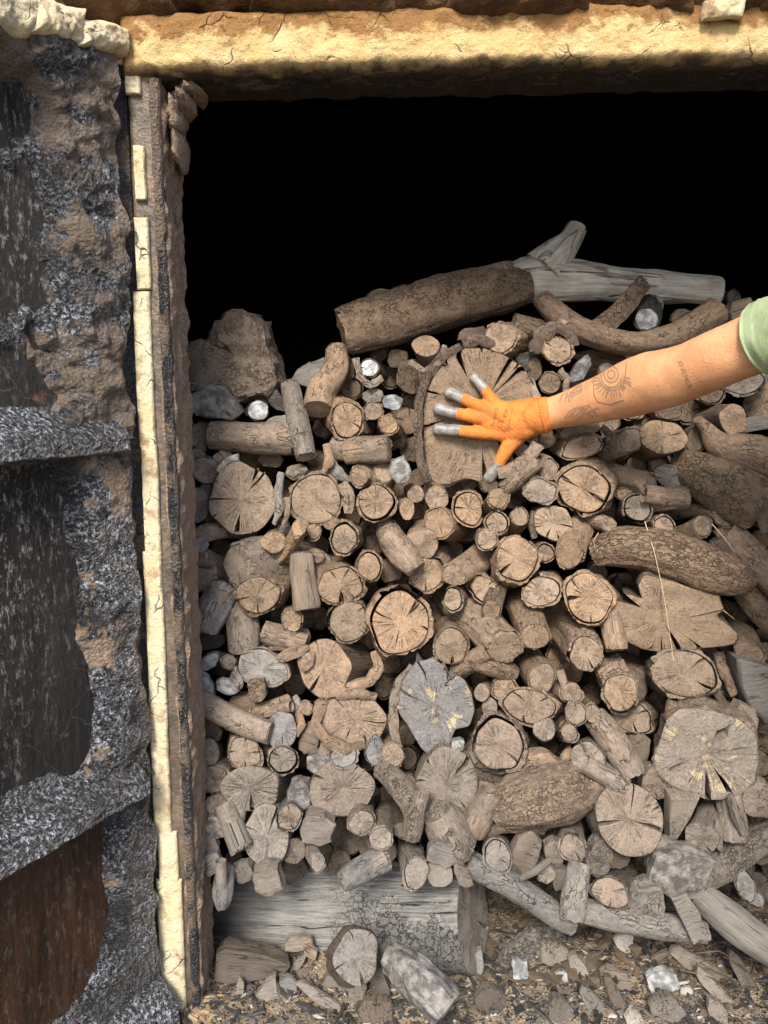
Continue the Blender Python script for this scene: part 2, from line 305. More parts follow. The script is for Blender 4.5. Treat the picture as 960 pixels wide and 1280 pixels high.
kiln = tag(empty('kiln_wall', (-0.35, 0, 0)), 'soot-blackened charcoal kiln wall with steel-framed opening and yellow clay lintel', 'kiln')
def box_grid(name, p0, du, dv, dn, nu, nv, amp, freq, mat, parent, seed=0, rnd_=0.25, ridge=None, g01=True, oct_=3, power=None):
    """slab: face spanned by du, dv and proud by dn; rounded, lumpy front; side walls go back to p0 plane"""
    p0 = np.array(p0, float); du = np.array(du, float); dv = np.array(dv, float); dn = np.array(dn, float)
    U, W = np.meshgrid(np.linspace(0, 1, nu), np.linspace(0, 1, nv)); lu, lv, ln = np.linalg.norm(du), np.linalg.norm(dv), np.linalg.norm(dn)
    nn = dn / ln
    e = np.minimum(np.minimum(U, 1 - U) * lu, np.minimum(W, 1 - W) * lv); rad = rnd_ * min(lu, lv)
    hh = np.sqrt(np.clip(1 - (1 - np.clip(e / rad, 0, 1)) ** 2, 0, 1))
    base = p0 + U[..., None] * du + W[..., None] * dv
    q = base * freq
    nz = fbm(q, seed, oct_)
    if ridge: nz = np.abs(nz) * 2 - 0.6
    lat = np.stack([fbm(q * 0.8 + 9, seed + 5, 2), fbm(q * 0.8 + 21, seed + 6, 2), fbm(q * 0.8 + 33, seed + 7, 2)], -1) * amp * 0.6
    h = ln * hh + amp * nz * (0.25 + 0.75 * hh)
    V = base + nn * h[..., None] + lat
    Gr = np.stack([U * lu, h, W], -1).reshape(-1, 3)
    V = V.reshape(-1, 3); F = grid_faces(nv, nu)
    n3 = np.cross(du, dv)
    if n3 @ dn < 0: F = [f[::-1] for f in F]
    # skirt back into the support
    bd = [j for j in range(nu)] + [i * nu + nu - 1 for i in range(1, nv)] + [(nv - 1) * nu + j for j in range(nu - 2, -1, -1)] + [i * nu for i in range(nv - 2, 0, -1)]
    k0 = len(V); V = np.concatenate([V, V[bd] - nn * (ln * 0.6 + amp * 1.5)]); Gr = np.concatenate([Gr, Gr[bd]])
    nb = len(bd)
    for i in range(nb):
        f = (bd[i], k0 + i, k0 + (i + 1) % nb, bd[(i + 1) % nb]); F.append(f if n3 @ dn > 0 else f[::-1])
    return mesh_obj(name, V, F, mat, parent, True, Gr, None, 60)
XL = P(222, 640, 0)[0]          # inner edge of the left jamb
XP = P(181, 640, 0)[0]          # outer edge of the left post
XR = 0.95                       # right jamb, out of the picture
ZT = P(480, 97, 0)[2]           # lower edge of the lintel
JD = 0.115                      # depth of the jambs
# the chamber behind: five sooty inside faces
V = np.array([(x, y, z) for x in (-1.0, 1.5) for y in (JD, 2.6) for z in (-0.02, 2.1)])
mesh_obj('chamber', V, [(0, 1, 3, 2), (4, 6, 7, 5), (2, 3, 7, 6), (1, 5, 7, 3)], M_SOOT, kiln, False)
# masonry mass left, right and above the opening (outer face and reveals)
def block(name, lo, hi, mat, parent):
    x0, y0, z0 = lo; x1, y1, z1 = hi
    V = [(x, y, z) for x in (x0, x1) for y in (y0, y1) for z in (z0, z1)]
    return mesh_obj(name, V, [(0, 1, 3, 2), (4, 6, 7, 5), (0, 4, 5, 1), (2, 3, 7, 6), (1, 5, 7, 3), (0, 2, 6, 4)], mat, parent, False)
block('left_wall', (-2.2, 0.03, -0.05), (XL - 0.004, JD - 0.003, 2.3), M_CRUST, kiln)
block('right_wall', (XR + 0.004, 0.03, -0.05), (2.4, JD - 0.003, 2.3), M_CRUST, kiln)
block('upper_wall', (XL - 0.002, 0.03, ZT + 0.034), (XR + 0.002, JD - 0.003, 2.3), M_CRUST, kiln)
block('post_edge', (XP - 0.034, 0.006, -0.03), (XP + 0.003, 0.0285, ZT + 0.02), M_BEAD, kiln)
# left post: outer steel flange, inner tar bead, sooty jamb
zb = -0.02
box_grid('post_flange', (XP + 0.004, 0.03, zb), (XL - XP - 0.012, 0, 0), (0, 0, ZT + 0.012 - zb), (0, -0.030, 0), 14, 240, 0.0012, 30, M_STEEL, kiln, 1, 0.12)
box_grid('tar_bead', (XL - 0.014, 0.0, zb), (0.016, 0, 0), (0, 0, ZT - zb), (0, -0.012, 0), 10, 420, 0.002, 70, M_BEAD, kiln, 2, 0.4)
box_grid('jamb', (XL - 0.004, 0.0, zb), (0, JD, 0), (0, 0, ZT - zb), (0.008, 0, 0), 26, 420, 0.005, 42, M_JAMB, kiln, 3, 0.1)
box_grid('jamb', (XR + 0.004, 0.0, zb), (0, JD, 0), (0, 0, ZT - zb), (-0.008, 0, 0), 10, 120, 0.005, 42, M_JAMB, kiln, 4, 0.1)
box_grid('post_flange', (XR, 0.03, zb), (0.06, 0, 0), (0, 0, ZT - zb), (0, -0.030, 0), 8, 120, 0.0015, 30, M_STEEL, kiln, 5, 0.12)
# crust hanging in the upper left corner of the opening, and the steel head
for (px_, py_, w_, h_, s_) in ((232, 128, .016, .020, 1), (222, 150, .012, .030, 2), (246, 118, .014, .010, 3), (226, 190, .008, .03, 4)):
    c_ = P(px_, py_, 0.05)
    th, ph = np.meshgrid(np.linspace(0, 2 * math.pi, 16, endpoint=False), np.linspace(0.05, 3.09, 12))
    q = np.stack([np.cos(th) * np.sin(ph), np.sin(th) * np.sin(ph), np.cos(ph)], -1); q = q * (1 + 0.35 * fbm(q * 2.5 + s_ * 7, s_, 3)[..., None])
    mesh_obj('tar_lump', (q * np.array((w_, 0.05, h_)) + c_).reshape(-1, 3), grid_faces(12, 16, True), M_JAMB, kiln)
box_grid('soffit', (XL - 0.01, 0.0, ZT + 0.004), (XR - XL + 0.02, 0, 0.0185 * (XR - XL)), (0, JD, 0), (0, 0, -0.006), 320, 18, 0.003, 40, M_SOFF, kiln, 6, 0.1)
box_grid('head_flange', (XP + 0.01, 0.032, ZT - 0.004), (XR - XP + 0.06, 0, 0.0185 * (XR - XP)), (0, 0, 0.035), (0, -0.030, 0), 300, 8, 0.0015, 35, M_BEAD, kiln, 7, 0.2)
# clay lintel
zl0 = P(480, 90, -0.03)[2]; zl1 = P(480, 6, -0.03)[2]
box_grid('clay_lintel', (P(150, 50, 0)[0], 0.02, zl0), (1.55, 0, 0.029), (0, 0, zl1 - zl0), (0, -0.045, 0), 620, 56, 0.0048, 34, M_CLAY, kiln, 8, 0.2, oct_=6)
for i, (px_, py_, w_, h_) in enumerate(((905, 12, 26, 10),)):
    c_ = P(px_, py_, -0.044); k_ = mpp(px_, py_, -0.044)
    box_grid('plaster_flake', c_ - np.array((w_ * k_, 0, h_ * k_)), (2 * w_ * k_, 0, 0.1 * w_ * k_), (0, 0, 2 * h_ * k_), (0, -0.004, 0), 30, 20, 0.0045, 70, M_CLAYP, kiln, 40 + i, 0.5)
# burnt crust above it, overhanging
for i in range(9):
    x0 = P(-60 + i * 125 + rnd.uniform(-15, 15), 0, 0)[0]; w_ = rnd.uniform(0.19, 0.26)
    box_grid('crust_slab', (x0, 0.02, zl1 - rnd.uniform(0.0, 0.014)), (w_, 0, rnd.uniform(-.012, .012)), (0, 0, 0.14), (0, -rnd.uniform(0.06, 0.10), 0), 50, 32, 0.016, 26, M_CRUST, kiln, 60 + i, 0.3, oct_=4)
# yellow plaster left on the outer edge of the post
for i, (y0, y1, xa, xb) in enumerate(((95, 118, 154, 171), (182, 250, 166, 178), (272, 362, 168, 184), (364, 560, 171, 190), (556, 700, 179, 197), (690, 880, 184, 204), (872, 1046, 190, 210), (1040, 1110, 196, 219), (1100, 1262, 199, 228))):
    xa += 3; xb += 5; a_ = P(xa, y1, -0.005); u_ = P(xa - (y1 - y0) * 0.045, y0, -0.005); b_ = P(xb, y1, -0.005)
    box_grid('plaster_strip', a_, (b_ - a_), (u_ - a_), (0, -0.0045, 0), 14, int(30 + (y1 - y0) * 0.9), 0.0012, 60, M_CLAYP, kiln, 100 + i, 0.12, oct_=5)

# ------------------------------------------------------------------ the open door
HX, HY = XP - 0.026, -0.004
dv_ = np.array((-0.53, -0.848, 0.0)); nv_ = np.array((0.848, -0.53, 0.0)); upv = np.array((0, 0, 1.0))
def D(s, z, n=0.0): return np.array((HX, HY, 0)) + dv_ * s + nv_ * n + upv * z
door = tag(empty('kiln_door', D(0, 0)), 'open steel kiln door caked in black tar at the left', 'door')
def zat(px, py):                     # height on the door sheet seen at a pixel
    xc = (px - 480) / FPX; yc = -(py - 640) / FPX; d = np.array((xc, cP + yc * sP, -sP + yc * cP)); o = np.array((HX, HY, 0)) - CAM
    t = (o @ nv_) / (d @ nv_); return (CAM + d * t)[2]
DW = 0.86; ST = 0.125
zt = zat(165, 84); z1 = zat(170, 560); z2 = zat(192, 962); zbt = 0.05
print('door z', zt, z1, z2)
def sheet(name, s0, s1, za, zb_, n, mat, seed, amp=0.004, nz=160, fr=14, ns_=90, ver=0.25):
    Sg, Zg = np.meshgrid(np.linspace(s0, s1, ns_), np.linspace(za, zb_, nz)); q = np.stack([Sg * fr, Zg * fr * ver, Sg * 0], -1)
    h = n + amp * fbm(q, seed, 4)
    V = np.array((HX, HY, 0)) + Sg[..., None] * dv_ + h[..., None] * nv_ + Zg[..., None] * upv
    return mesh_obj(name, V.reshape(-1, 3), grid_faces(nz, ns_, False, True), mat, door)
sheet('panel', ST - 0.04, DW, z1, zt, 0.0, M_PANEL, 201); sheet('panel', ST - 0.04, DW, z2, z1, 0.001, M_PANEL, 202); sheet('panel', ST - 0.05, DW, zbt - 0.02, z2, 0.002, M_RUSTP, 203, 0.002)
V = [D(s, z, n) for s in (0.0, DW) for z in (zbt, zt) for n in (-0.012, -0.006)]
mesh_obj('back_plate', V, [(0, 1, 3, 2), (4, 6, 7, 5), (0, 4, 5, 1), (2, 3, 7, 6), (1, 5, 7, 3), (0, 2, 6, 4)], M_STEEL, door, False)
def crust(name, s0, s1, za, zb_, prof, mat, seed, ns_, nz, amp=0.010, fr=34, edge=0.03, cl=0.0, wv=0.014):
    """tar heightfield on the door; prof(s, z) gives the mean height; falls below the sheet at ragged edges"""
    Sg, Zg = np.meshgrid(np.linspace(s0, s1, ns_), np.linspace(za, zb_, nz)); q = np.stack([Sg * fr, Zg * fr, Sg * 0 + seed], -1)
    wob = wv * fbm(q * 0.35, seed + 3, 3)
    h = prof(Sg + wob, Zg + 0.6 * wob) + amp * fbm(q, seed, 4) + amp * 1.2 * np.maximum(0, fbm(q * 0.55, seed + 9, 2)) + cl * np.abs(fbm(q * 0.9, seed + 4, 2))
    V = np.array((HX, HY, 0)) + Sg[..., None] * dv_ + h[..., None] * nv_ + Zg[..., None] * upv
    return mesh_obj(name, V.reshape(-1, 3), grid_faces(nz, ns_, False, True), mat, door)
# stile: high by the hinge, falling to the sheet; wider at rib and rail fillets
def pst(s, z):
    w = 0.115 + 0.05 * np.exp(-((z - zt) / 0.10) ** 2) - 0.02 * sstep(0, 1, (z1 - z) * 2) + 0.07 * np.exp(-((z - z1 - 0.02) / 0.05) ** 2) + 0.07 * np.exp(-((z - z2 - 0.03) / 0.045) ** 2) + 0.10 * np.exp(-((z - zbt - 0.03) / 0.10) ** 2)
    return 0.030 * (1 - sstep(w - 0.035, w + 0.012, s)) - 0.010 * sstep(w - 0.01, w + 0.03, s) - 0.02 * (1 - sstep(0.0, 0.012, s))
crust('stile', 0.0, 0.30, z1 + 0.02, zt, pst, M_TARB, 211, 110, 300, 0.0065, cl=0.008)
crust('stile', 0.0, 0.30, z2 + 0.02, z1 + 0.02, pst, M_TAR, 212, 110, 200, 0.0045)
crust('stile', 0.0, 0.34, zbt - 0.04, z2 + 0.02, pst, M_TARK, 213, 120, 220, 0.0035)
def rib(name, zc, depth, seed, mat, slope=0.0):
    def f(s, z):
        u = z - zc
        return depth * sstep(-0.045, -0.030, u) * (1 - sstep(-0.012, 0.045, u)) - 0.008 * (1 - sstep(-0.06, -0.04, u)) - 0.008 * sstep(0.045, 0.07, u)
    return crust(name, 0.035, DW, zc - 0.07, zc + 0.085, f, mat, seed, 300, 70, 0.0028, wv=0.004)
rib('rib', z1 + 0.035, 0.055, 221, M_RIBT); rib('rib', z2 + 0.030, 0.060, 222, M_RIBT)
crust('bottom_rail', 0.01, DW, zbt - 0.06, zbt + 0.16, lambda s, z: 0.075 * (1 - sstep(zbt - 0.02, zbt + 0.09, z)) - 0.01 * sstep(zbt + 0.07, zbt + 0.12, z), M_RIBT, 223, 260, 70, 0.005)
crust('top_rail', 0.01, DW, zt - 0.13, zt + 0.01, lambda s, z: 0.045 * sstep(zt - 0.09, zt - 0.04, z) - 0.01 * (1 - sstep(zt - 0.11, zt - 0.07, z)) + 0 * s, M_TARB, 224, 260, 70, 0.008)

def dpx(px, py, n):                   # point of the door plane (lifted by n) seen at a pixel
    xc = (px - 480) / FPX; yc = -(py - 640) / FPX; d = np.array((xc, cP + yc * sP, -sP + yc * cP)); o = D(0, 0, n) - CAM
    return CAM + d * ((o @ nv_) / (d @ nv_))
for i, (xa, ya, xb, yb, up_) in enumerate(((-70, 30, 40, 52, 62), (28, 46, 100, 62, 52), (92, 58, 152, 76, 40))):
    a_ = dpx(xa, ya, .035); b_ = dpx(xb, yb, .035); u_ = dpx(xa, ya - up_, .035)
    box_grid('plaster_chunk', a_, b_ - a_, u_ - a_, nv_ * 0.022, 60, 40, 0.008, 30, M_CLAYP, door, 80 + i, 0.3, oct_=4)
# ------------------------------------------------------------------ log builder
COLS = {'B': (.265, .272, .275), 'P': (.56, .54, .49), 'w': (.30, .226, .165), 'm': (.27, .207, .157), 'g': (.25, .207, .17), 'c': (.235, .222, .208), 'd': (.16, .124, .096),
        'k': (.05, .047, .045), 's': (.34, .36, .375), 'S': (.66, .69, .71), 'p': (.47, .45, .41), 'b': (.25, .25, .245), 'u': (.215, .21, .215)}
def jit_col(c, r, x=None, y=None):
    if y is not None and c[0] < .34:                        # wood turns greyer low in the pile and along its left side
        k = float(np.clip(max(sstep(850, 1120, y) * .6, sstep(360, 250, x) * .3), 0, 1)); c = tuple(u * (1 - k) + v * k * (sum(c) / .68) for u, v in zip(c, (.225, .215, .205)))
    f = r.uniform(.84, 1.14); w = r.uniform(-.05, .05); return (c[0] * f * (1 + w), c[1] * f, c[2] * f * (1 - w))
def profile(seed, amp, outline=None):
    if outline is not None:
        n_ = len(outline); outline = [(outline[i][0] * (1 - f) + outline[(i + 1) % n_][0] * f, outline[i][1] * (1 - f) + outline[(i + 1) % n_][1] * f) for i in range(n_) for f in (0, .2, .4, .6, .8)]
        an = np.array([math.atan2(-dy, dx) for dx, dy in outline]); rr = np.array([math.hypot(dx, dy) for dx, dy in outline])
        k = np.argsort(an); an = an[k]; rr = rr[k]
        an = np.concatenate([an[-1:] - 2 * math.pi, an, an[:1] + 2 * math.pi]); rr = np.concatenate([rr[-1:], rr, rr[:1]])
        return lambda th: np.interp((np.asarray(th) + math.pi) % (2 * math.pi) - math.pi, an, rr)
    r = random.Random(seed); ks = [(k, amp * r.uniform(0.3, 1.0) / k ** 0.7, r.uniform(0, 6.28)) for k in (2, 3, 4, 5, 7)]
    return lambda th: 1 + sum(a * np.cos(k * np.asarray(th) + f) for k, a, f in ks)
def make_cracks(n, seed, wide=1.0, extra=()):
    r = random.Random(seed * 3 + 1); out = []; a0 = r.uniform(0, 6.28)
    n = int(round(n * 0.7))
    for i in range(n):
        th = a0 + (i + r.uniform(-0.45, 0.45)) * 2 * math.pi / max(n, 1)
        big = r.random() < 0.4
        if r.random() < 0.7: out.append([th, r.choice((r.uniform(0.0, 0.15), r.uniform(.25, .7))), 1.15, wide * (r.uniform(.045, .085) if big else r.uniform(.016, .032)), 0.35])
        else: out.append([th, r.uniform(0.0, 0.15), r.uniform(0.6, 0.85), wide * r.uniform(.02, .045), 0.3])
    for e in extra: out.append([math.radians(e[0]), e[2], 1.2 if len(e) < 4 else e[3], e[1] * 1.25, 0.7])
    return out
def face_mesh(C, A, B, N, R, scale, cracks, nth, seed, side=None, tiltN=None):
    """polar cap with real cracks; side = list of (offset vector, scale) rows that carry the rim back"""
    marg = 0.05; cols = []
    for c in cracks:
        hw = min(0.5, c[3] / 0.9 + 0.02)
        for s_ in (-1.0, -0.45, 0.45, 1.0): cols.append((c[0] % (2 * math.pi), c, s_))
    base = []
    for i in range(nth):
        th = 2 * math.pi * i / nth
        if all(abs((th - c[0] + math.pi) % (2 * math.pi) - math.pi) > c[3] * 1.3 + 0.03 for c in cracks): base.append((th, None, 0))
    cols = sorted(cols + base, key=lambda q: (q[0], q[2]))
    rmean = (np.linalg.norm(A) + np.linalg.norm(B)) * 0.5 * float(np.mean(R(np.linspace(0, 6.28, 24))))
    rhos = [0.10, 0.25, 0.42, 0.58, 0.72, 0.85, 0.95, 1.0]
    V = [C]; G = [(0, 0, 0)]; m = len(cols); F = []
    jit = {}
    for k, c in enumerate(cracks):
        rj = random.Random(seed + k * 31); w_ = [0.0]; v_ = rj.uniform(-.5, .5)
        for j in range(len(rhos)): v_ += rj.uniform(-.6, .6); w_.append(w_[-1] + v_)
        jit[id(c)] = [q - w_[-1] for q in w_]
    la, lb = np.linalg.norm(A), np.linalg.norm(B)
    rows = [(rho, None) for rho in rhos] + [(1.0, sd_) for sd_ in (side or [])]
    for j, (rho, sd_) in enumerate(rows):
        for th, c, s_ in cols:
            dz = 0.0; rr = rho
            if c is not None:
                t = float(sstep(c[1], min(c[2], 1.0) * 0.75 + c[1] * 0.25, rho)) * (1.0 if c[2] >= 1 else float(1 - sstep(c[2] * 0.75, c[2], rho)))
                jj = jit[id(c)][min(j, len(rhos) - 1)] * 0.035
                th2 = th + jj + s_ * max(0.004, c[3] * t / max(rho, 0.15))
                if abs(s_) < 0.9:
                    dz = -c[4] * rmean * t
                    if sd_ is not None: rr = 1 - min(0.5, c[4]) * t
            else: th2 = th
            q = float(R(th2)) * rr * scale
            off = A * (q * math.cos(th2)) + B * (q * math.sin(th2))
            if sd_ is not None: off = off * sd_[1] + sd_[0]; dz = 0
            elif rho == 1.0: dz -= 0.0012
            V.append(C + off + N * dz); G.append((q * math.cos(th2) * la, q * math.sin(th2) * lb, 0 if sd_ is None else float(np.linalg.norm(sd_[0]))))
    for k in range(m): F.append((0, 1 + k, 1 + (k + 1) % m))
    for j in range(len(rows) - 1):
        a = 1 + j * m; b = a + m
        for k in range(m): F.append((a + k, b + k, b + (k + 1) % m, a + (k + 1) % m))
    V = np.array(V)
    nf = 1 + len(rhos) * m
    V[:nf] += N * (vnoise(np.array(G)[:nf] * 45 + seed, 3)[:, None] * min(0.003, rmean * 0.05))
    return V, F, G
def make_log(name, secs, R, N, col, style='b', cracks=(), nth=28, seed=0, bark_mat=None, face_mat=None, side_col=None, missing=(), rim=1.0,
             back_cap=False, back_face=False, lump=0.035, proud=None, side_mat=None):
    """secs: list of (centre, A, B); secs[0] is the sawn face, N its outward normal"""
    C0, A0, B0 = secs[0]
    root = empty(name, C0); bark_mat = bark_mat or M_BARK; face_mat = face_mat or M_WOOD
    ns = len(secs); along = [0.0]
    for i in range(1, ns): along.append(along[-1] + float(np.linalg.norm(secs[i][0] - secs[i - 1][0])))
    rmean = (np.linalg.norm(A0) + np.linalg.norm(B0)) * 0.5 * float(np.mean(R(np.linspace(0, 6.28, 24))))
    bcol = side_col or tuple(x * 0.95 for x in col)
    rr = random.Random(seed)
    if style == 'n':
        ws, bi, pr = 1.0, None, 0.0
    elif style == 'g':
        ws, bi, pr = rr.uniform(.78, .84), 0.90, rr.uniform(-0.06, 0.14) * rmean
    else:
        ws, bi, pr = rr.uniform(.845, .875), 0.905, rr.uniform(-0.02, 0.10) * rmean
    if proud is not None: pr = proud
    back = secs[1][0] - secs[0][0]; bl = np.linalg.norm(back); bd = back / (bl + 1e-9)
    Cf = C0 - bd * pr
    if style != 'n': Cf = Cf + (A0 * rr.uniform(-1, 1) + B0 * rr.uniform(-1, 1)) * (0.03 if style == 'b' else 0.05) * float(np.mean(R(np.linspace(0, 6.28, 24))))
    side = None if style == 'n' else [(bd * (0.001), 1.0), (bd * (0.03 + pr), 1.0), (bd * 0.09, 0.97)]
    V, F, G = face_mesh(Cf, A0, B0, N, R, ws, list(cracks), nth, seed, side)
    mesh_obj('cut_face', V, F, face_mat, root, True, G, col, 32, origin=C0)
    m = max(20, nth); th = np.linspace(0, 2 * math.pi, m, endpoint=False)
    V = []; G = []
    ct, st = np.cos(th), np.sin(th); Rt = R(th)
    cyl = np.stack([ct, st], 1)
    rimn = vnoise(np.concatenate([cyl * 2.2, np.full((m, 1), seed * 1.3)], 1), 5) * 0.16 * rmean * rim + vnoise(np.concatenate([cyl * 6, np.full((m, 1), seed * 0.7)], 1), 9) * 0.09 * rmean * rim
    for a0, a1 in missing:
        d = (np.degrees(th) - a0) % 360; w = (a1 - a0) % 360
        rimn = np.where(d < w, rimn - rmean * (1.2 + 0.5 * vnoise(np.concatenate([cyl * 5, np.full((m, 1), seed)], 1), 2)), rimn)
    rows = []
    if bi is not None:
        rows.append((0, bi - 0.02, 0.05)); rows.append((0, bi, 0.0))
    for i in range(ns):
        rows.append((i, 1.0, 0.0))
        if i == 0: rows.append((0, 1.0, None))
    for ri, (i, sc, dep) in enumerate(rows):
        C, A, B = secs[i]
        q = np.full(m, sc) * Rt
        if sc == 1.0:
            pn = np.concatenate([cyl * 1.6 + seed * 3.1, np.full((m, 1), along[i] * 22)], 1)
            pn2 = np.concatenate([cyl * 5.5 + seed, np.full((m, 1), along[i] * 14)], 1)
            amp = 0.0 if (style == 'n' and i == 0 and dep == 0.0) else 1.0
            q = q * (1 + amp * (lump * 1.8 * vnoise(pn, 1) + lump * 1.1 * vnoise(pn2, 4)) + amp * lump * 0.7 * vnoise(pn2 * np.array((2.3, 2.3, 5.0)), 6))
        X = C + A * (q * ct)[:, None] + B * (q * st)[:, None]
        if bi is not None and i == 0:
            sh = -rimn + (0.0 if dep is not None else 0.006)
            if sc == 1.0 and dep is not None: X = C + (X - C) * 0.985
            X = X + bd * (np.maximum(sh, -pr - 0.004)[:, None] if dep in (0.0, None) else (np.abs(sh) + dep)[:, None])
        elif i == 0 and dep is None: X = X + bd * 0.006
        V.append(X); G.append(np.stack([q * ct * np.linalg.norm(A), q * st * np.linalg.norm(B), np.full(m, along[i] + (0.006 if dep is None else 0))], 1))
    V = np.concatenate(V); G = np.concatenate(G); F = grid_faces(len(rows), m, True)
    if back_cap and not back_face:
        V = np.concatenate([V, secs[-1][0][None]]); G = np.concatenate([G, [[0, 0, along[-1]]]]); k = len(V) - 1; a = (len(rows) - 1) * m
        for j in range(m): F.append((a + j, a + (j + 1) % m, k)[::1])
    mesh_obj('bark' if style != 'n' else 'side', V, F, side_mat or (bark_mat if style != 'n' else M_PEEL), root, True, G, bcol, 50, origin=C0)
    if back_face:
        C, A, B = secs[-1]; nb = secs[-1][0] - secs[-2][0]; nb = nb / np.linalg.norm(nb)
        V, F, G = face_mesh(C + nb * 0.002, A, B, nb, R, 0.99, make_cracks(4, seed + 5), nth, seed + 9)
        mesh_obj('cut_face', V, [f[::-1] for f in F], face_mat, root, True, G, col, 32, origin=C0)
    return root

REG = []      # (root, px, py, look) of everything in the pile, for the labels
def S(x, y, a, b=None, rot=0, t=(0, 0), L=None, d=None, st='b', n=3, c='m', look='', ex=(), wide=1.0, outline=None, missing=(), name='log', amp=0.085,
      bm=None, fm=None, label=None, rim=1.0, sc=None, cat=None, taper=None, tilt=0.6, proud=None, lump=0.035, sm=None):
    b = b or a; seed = len(REG) + 1; r = random.Random(seed * 13 + 5)
    if outline is None: a, b = a * 1.05, b * 1.05
    Y = Yf(y) + (d if d is not None else r.uniform(-0.012, 0.012))
    C = P(x, y, Y)
    cr, sr = math.cos(math.radians(rot)), math.sin(math.radians(rot))
    if outline is not None:
        A = P(x + 1, y, Y) - C; B = P(x, y - 1, Y) - C
    else:
        A = P(x + a * cr, y - a * sr, Y) - C; B = P(x - b * sr, y - b * cr, Y) - C
    L = L or r.uniform(0.32, 0.45)
    k = mpp(x, y, Y)
    vd = (C - CAM) / (C - CAM)[1] * L; vd = vd * .85 + np.array((0, L, 0)) * .15
    ax = vd + np.array((t[0] * k, 0, -t[1] * k)) + np.array((r.uniform(-.04, .04), 0, r.uniform(-.03, .03)))
    kx, kz = np.clip(ax[0] / L * tilt, -.9, .9) + r.uniform(-.12, .12), np.clip(ax[2] / L * tilt, -.9, .9) + r.uniform(-.12, .10)
    for v in (A, B): v[1] = -(v[0] * kx + v[2] * kz)
    N = np.cross(A, B); N = N / np.linalg.norm(N)
    if N[1] > 0: N = -N
    ns = 18; secs = []; rm = (np.linalg.norm(A) + np.linalg.norm(B)) / 2; bend = np.array((r.uniform(-1, 1), 0, r.uniform(-1, 1))) * rm * 0.5 * (1 if outline is None else 0)
    tp = taper if taper is not None else r.uniform(0.9, 1.05)
    for i in range(ns):
        u = (i / (ns - 1)) ** 1.4
        s_ = 1 + (tp - 1) * u
        secs.append((C + ax * u + bend * math.sin(u * 3.14) , A * s_, B * s_))
    R = profile(seed, amp, outline)
    if st != 'n' and not missing and r.random() < .45:
        a0_ = r.uniform(0, 360); missing = ((a0_, a0_ + r.uniform(35, 110)),)
    if st != 'n' and lump == 0.035: lump = r.uniform(.035, .07)
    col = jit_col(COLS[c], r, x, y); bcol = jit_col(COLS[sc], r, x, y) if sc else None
    nth = int(min(84, max(28, (a + b) * 1.0 + 14)))
    root = make_log(name, secs, R, N, col, st, make_cracks(n, seed, wide, ex), nth, seed, bm, fm or (M_CHAR if c in 'sS' else None), bcol, missing, rim, lump=lump, proud=proud, side_mat=sm)
    REG.append((root, x, y, look, label, cat or 'log', a))
    return root
def T(pts, c='m', st='b', n=3, look='', label=None, name='log', bm=None, fm=None, sc=None, cat=None, ends=True, ell=1.0, amp=0.05, lump=0.05, ex=(), missing=(), sub=5, rimn=1.0, side_mat=None, lab_at=None):
    """a log seen along its length: pts = (px, py, depth offset from the pile face, radius px); the first point is a sawn end"""
    seed = len(REG) + 1
    K = []; 
    for x, y, d, rp in pts:
        Y = Yf(y) + d; K.append((P(x, y, Y), rp * mpp(x, y, Y)))
    Cs = np.array([k[0] for k in K]); rs = np.array([k[1] for k in K]); n0 = len(K)
    tt = np.linspace(0, n0 - 1, (n0 - 1) * sub + 1)
    def cr(arr, u):
        i = min(int(u), n0 - 2); f = u - i; p0 = arr[max(i - 1, 0)]; p1 = arr[i]; p2 = arr[i + 1]; p3 = arr[min(i + 2, n0 - 1)]
        return 0.5 * (2 * p1 + (p2 - p0) * f + (2 * p0 - 5 * p1 + 4 * p2 - p3) * f * f + (3 * p1 - p0 - 3 * p2 + p3) * f ** 3)
    Cc = np.array([cr(Cs, u) for u in tt]); rr = np.array([cr(rs, u) for u in tt])
    secs = []; up = np.array((0.05, 0.1, 1.0)); prev = None
    for i in range(len(tt)):
        tg = Cc[min(i + 1, len(tt) - 1)] - Cc[max(i - 1, 0)]; tg = tg / np.linalg.norm(tg)
        if prev is None:
            ref = np.array((0.0, -1.0, 0.2)) if abs(tg[2]) > 0.75 else up
            A = np.cross(ref, tg)
        else: A = prev - tg * float(prev @ tg)
        A = A / np.linalg.norm(A); prev = A; B = np.cross(tg, A)
        if i == 0 and float(np.cross(A, B) @ tg) > 0: pass
        secs.append((Cc[i], A * rr[i], B * rr[i] * ell))
    # sawn face looks back along the first tangent; mirror A so that the winding matches the other logs
    secs = [(C_, -A_, B_) for C_, A_, B_ in secs]
    tg0 = Cc[1] - Cc[0]; N = -tg0 / np.linalg.norm(tg0)
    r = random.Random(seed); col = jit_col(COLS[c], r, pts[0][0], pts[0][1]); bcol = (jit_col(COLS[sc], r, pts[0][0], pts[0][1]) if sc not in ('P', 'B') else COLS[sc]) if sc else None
    nth = int(min(72, max(24, max(p[3] for p in pts) * 1.5 + 14)))
    root = make_log(name, secs, profile(seed, amp), N, col, st, make_cracks(n, seed, 1.0, ex), nth, seed, bm, fm, bcol, missing, rimn, back_cap=True, back_face=ends, lump=lump, side_mat=side_mat)
    mx = lab_at or (np.mean([p[0] for p in pts]), np.mean([p[1] for p in pts]))
    REG.append((root, mx[0], mx[1], look, label, cat or 'log', pts[0][3]))
    return root
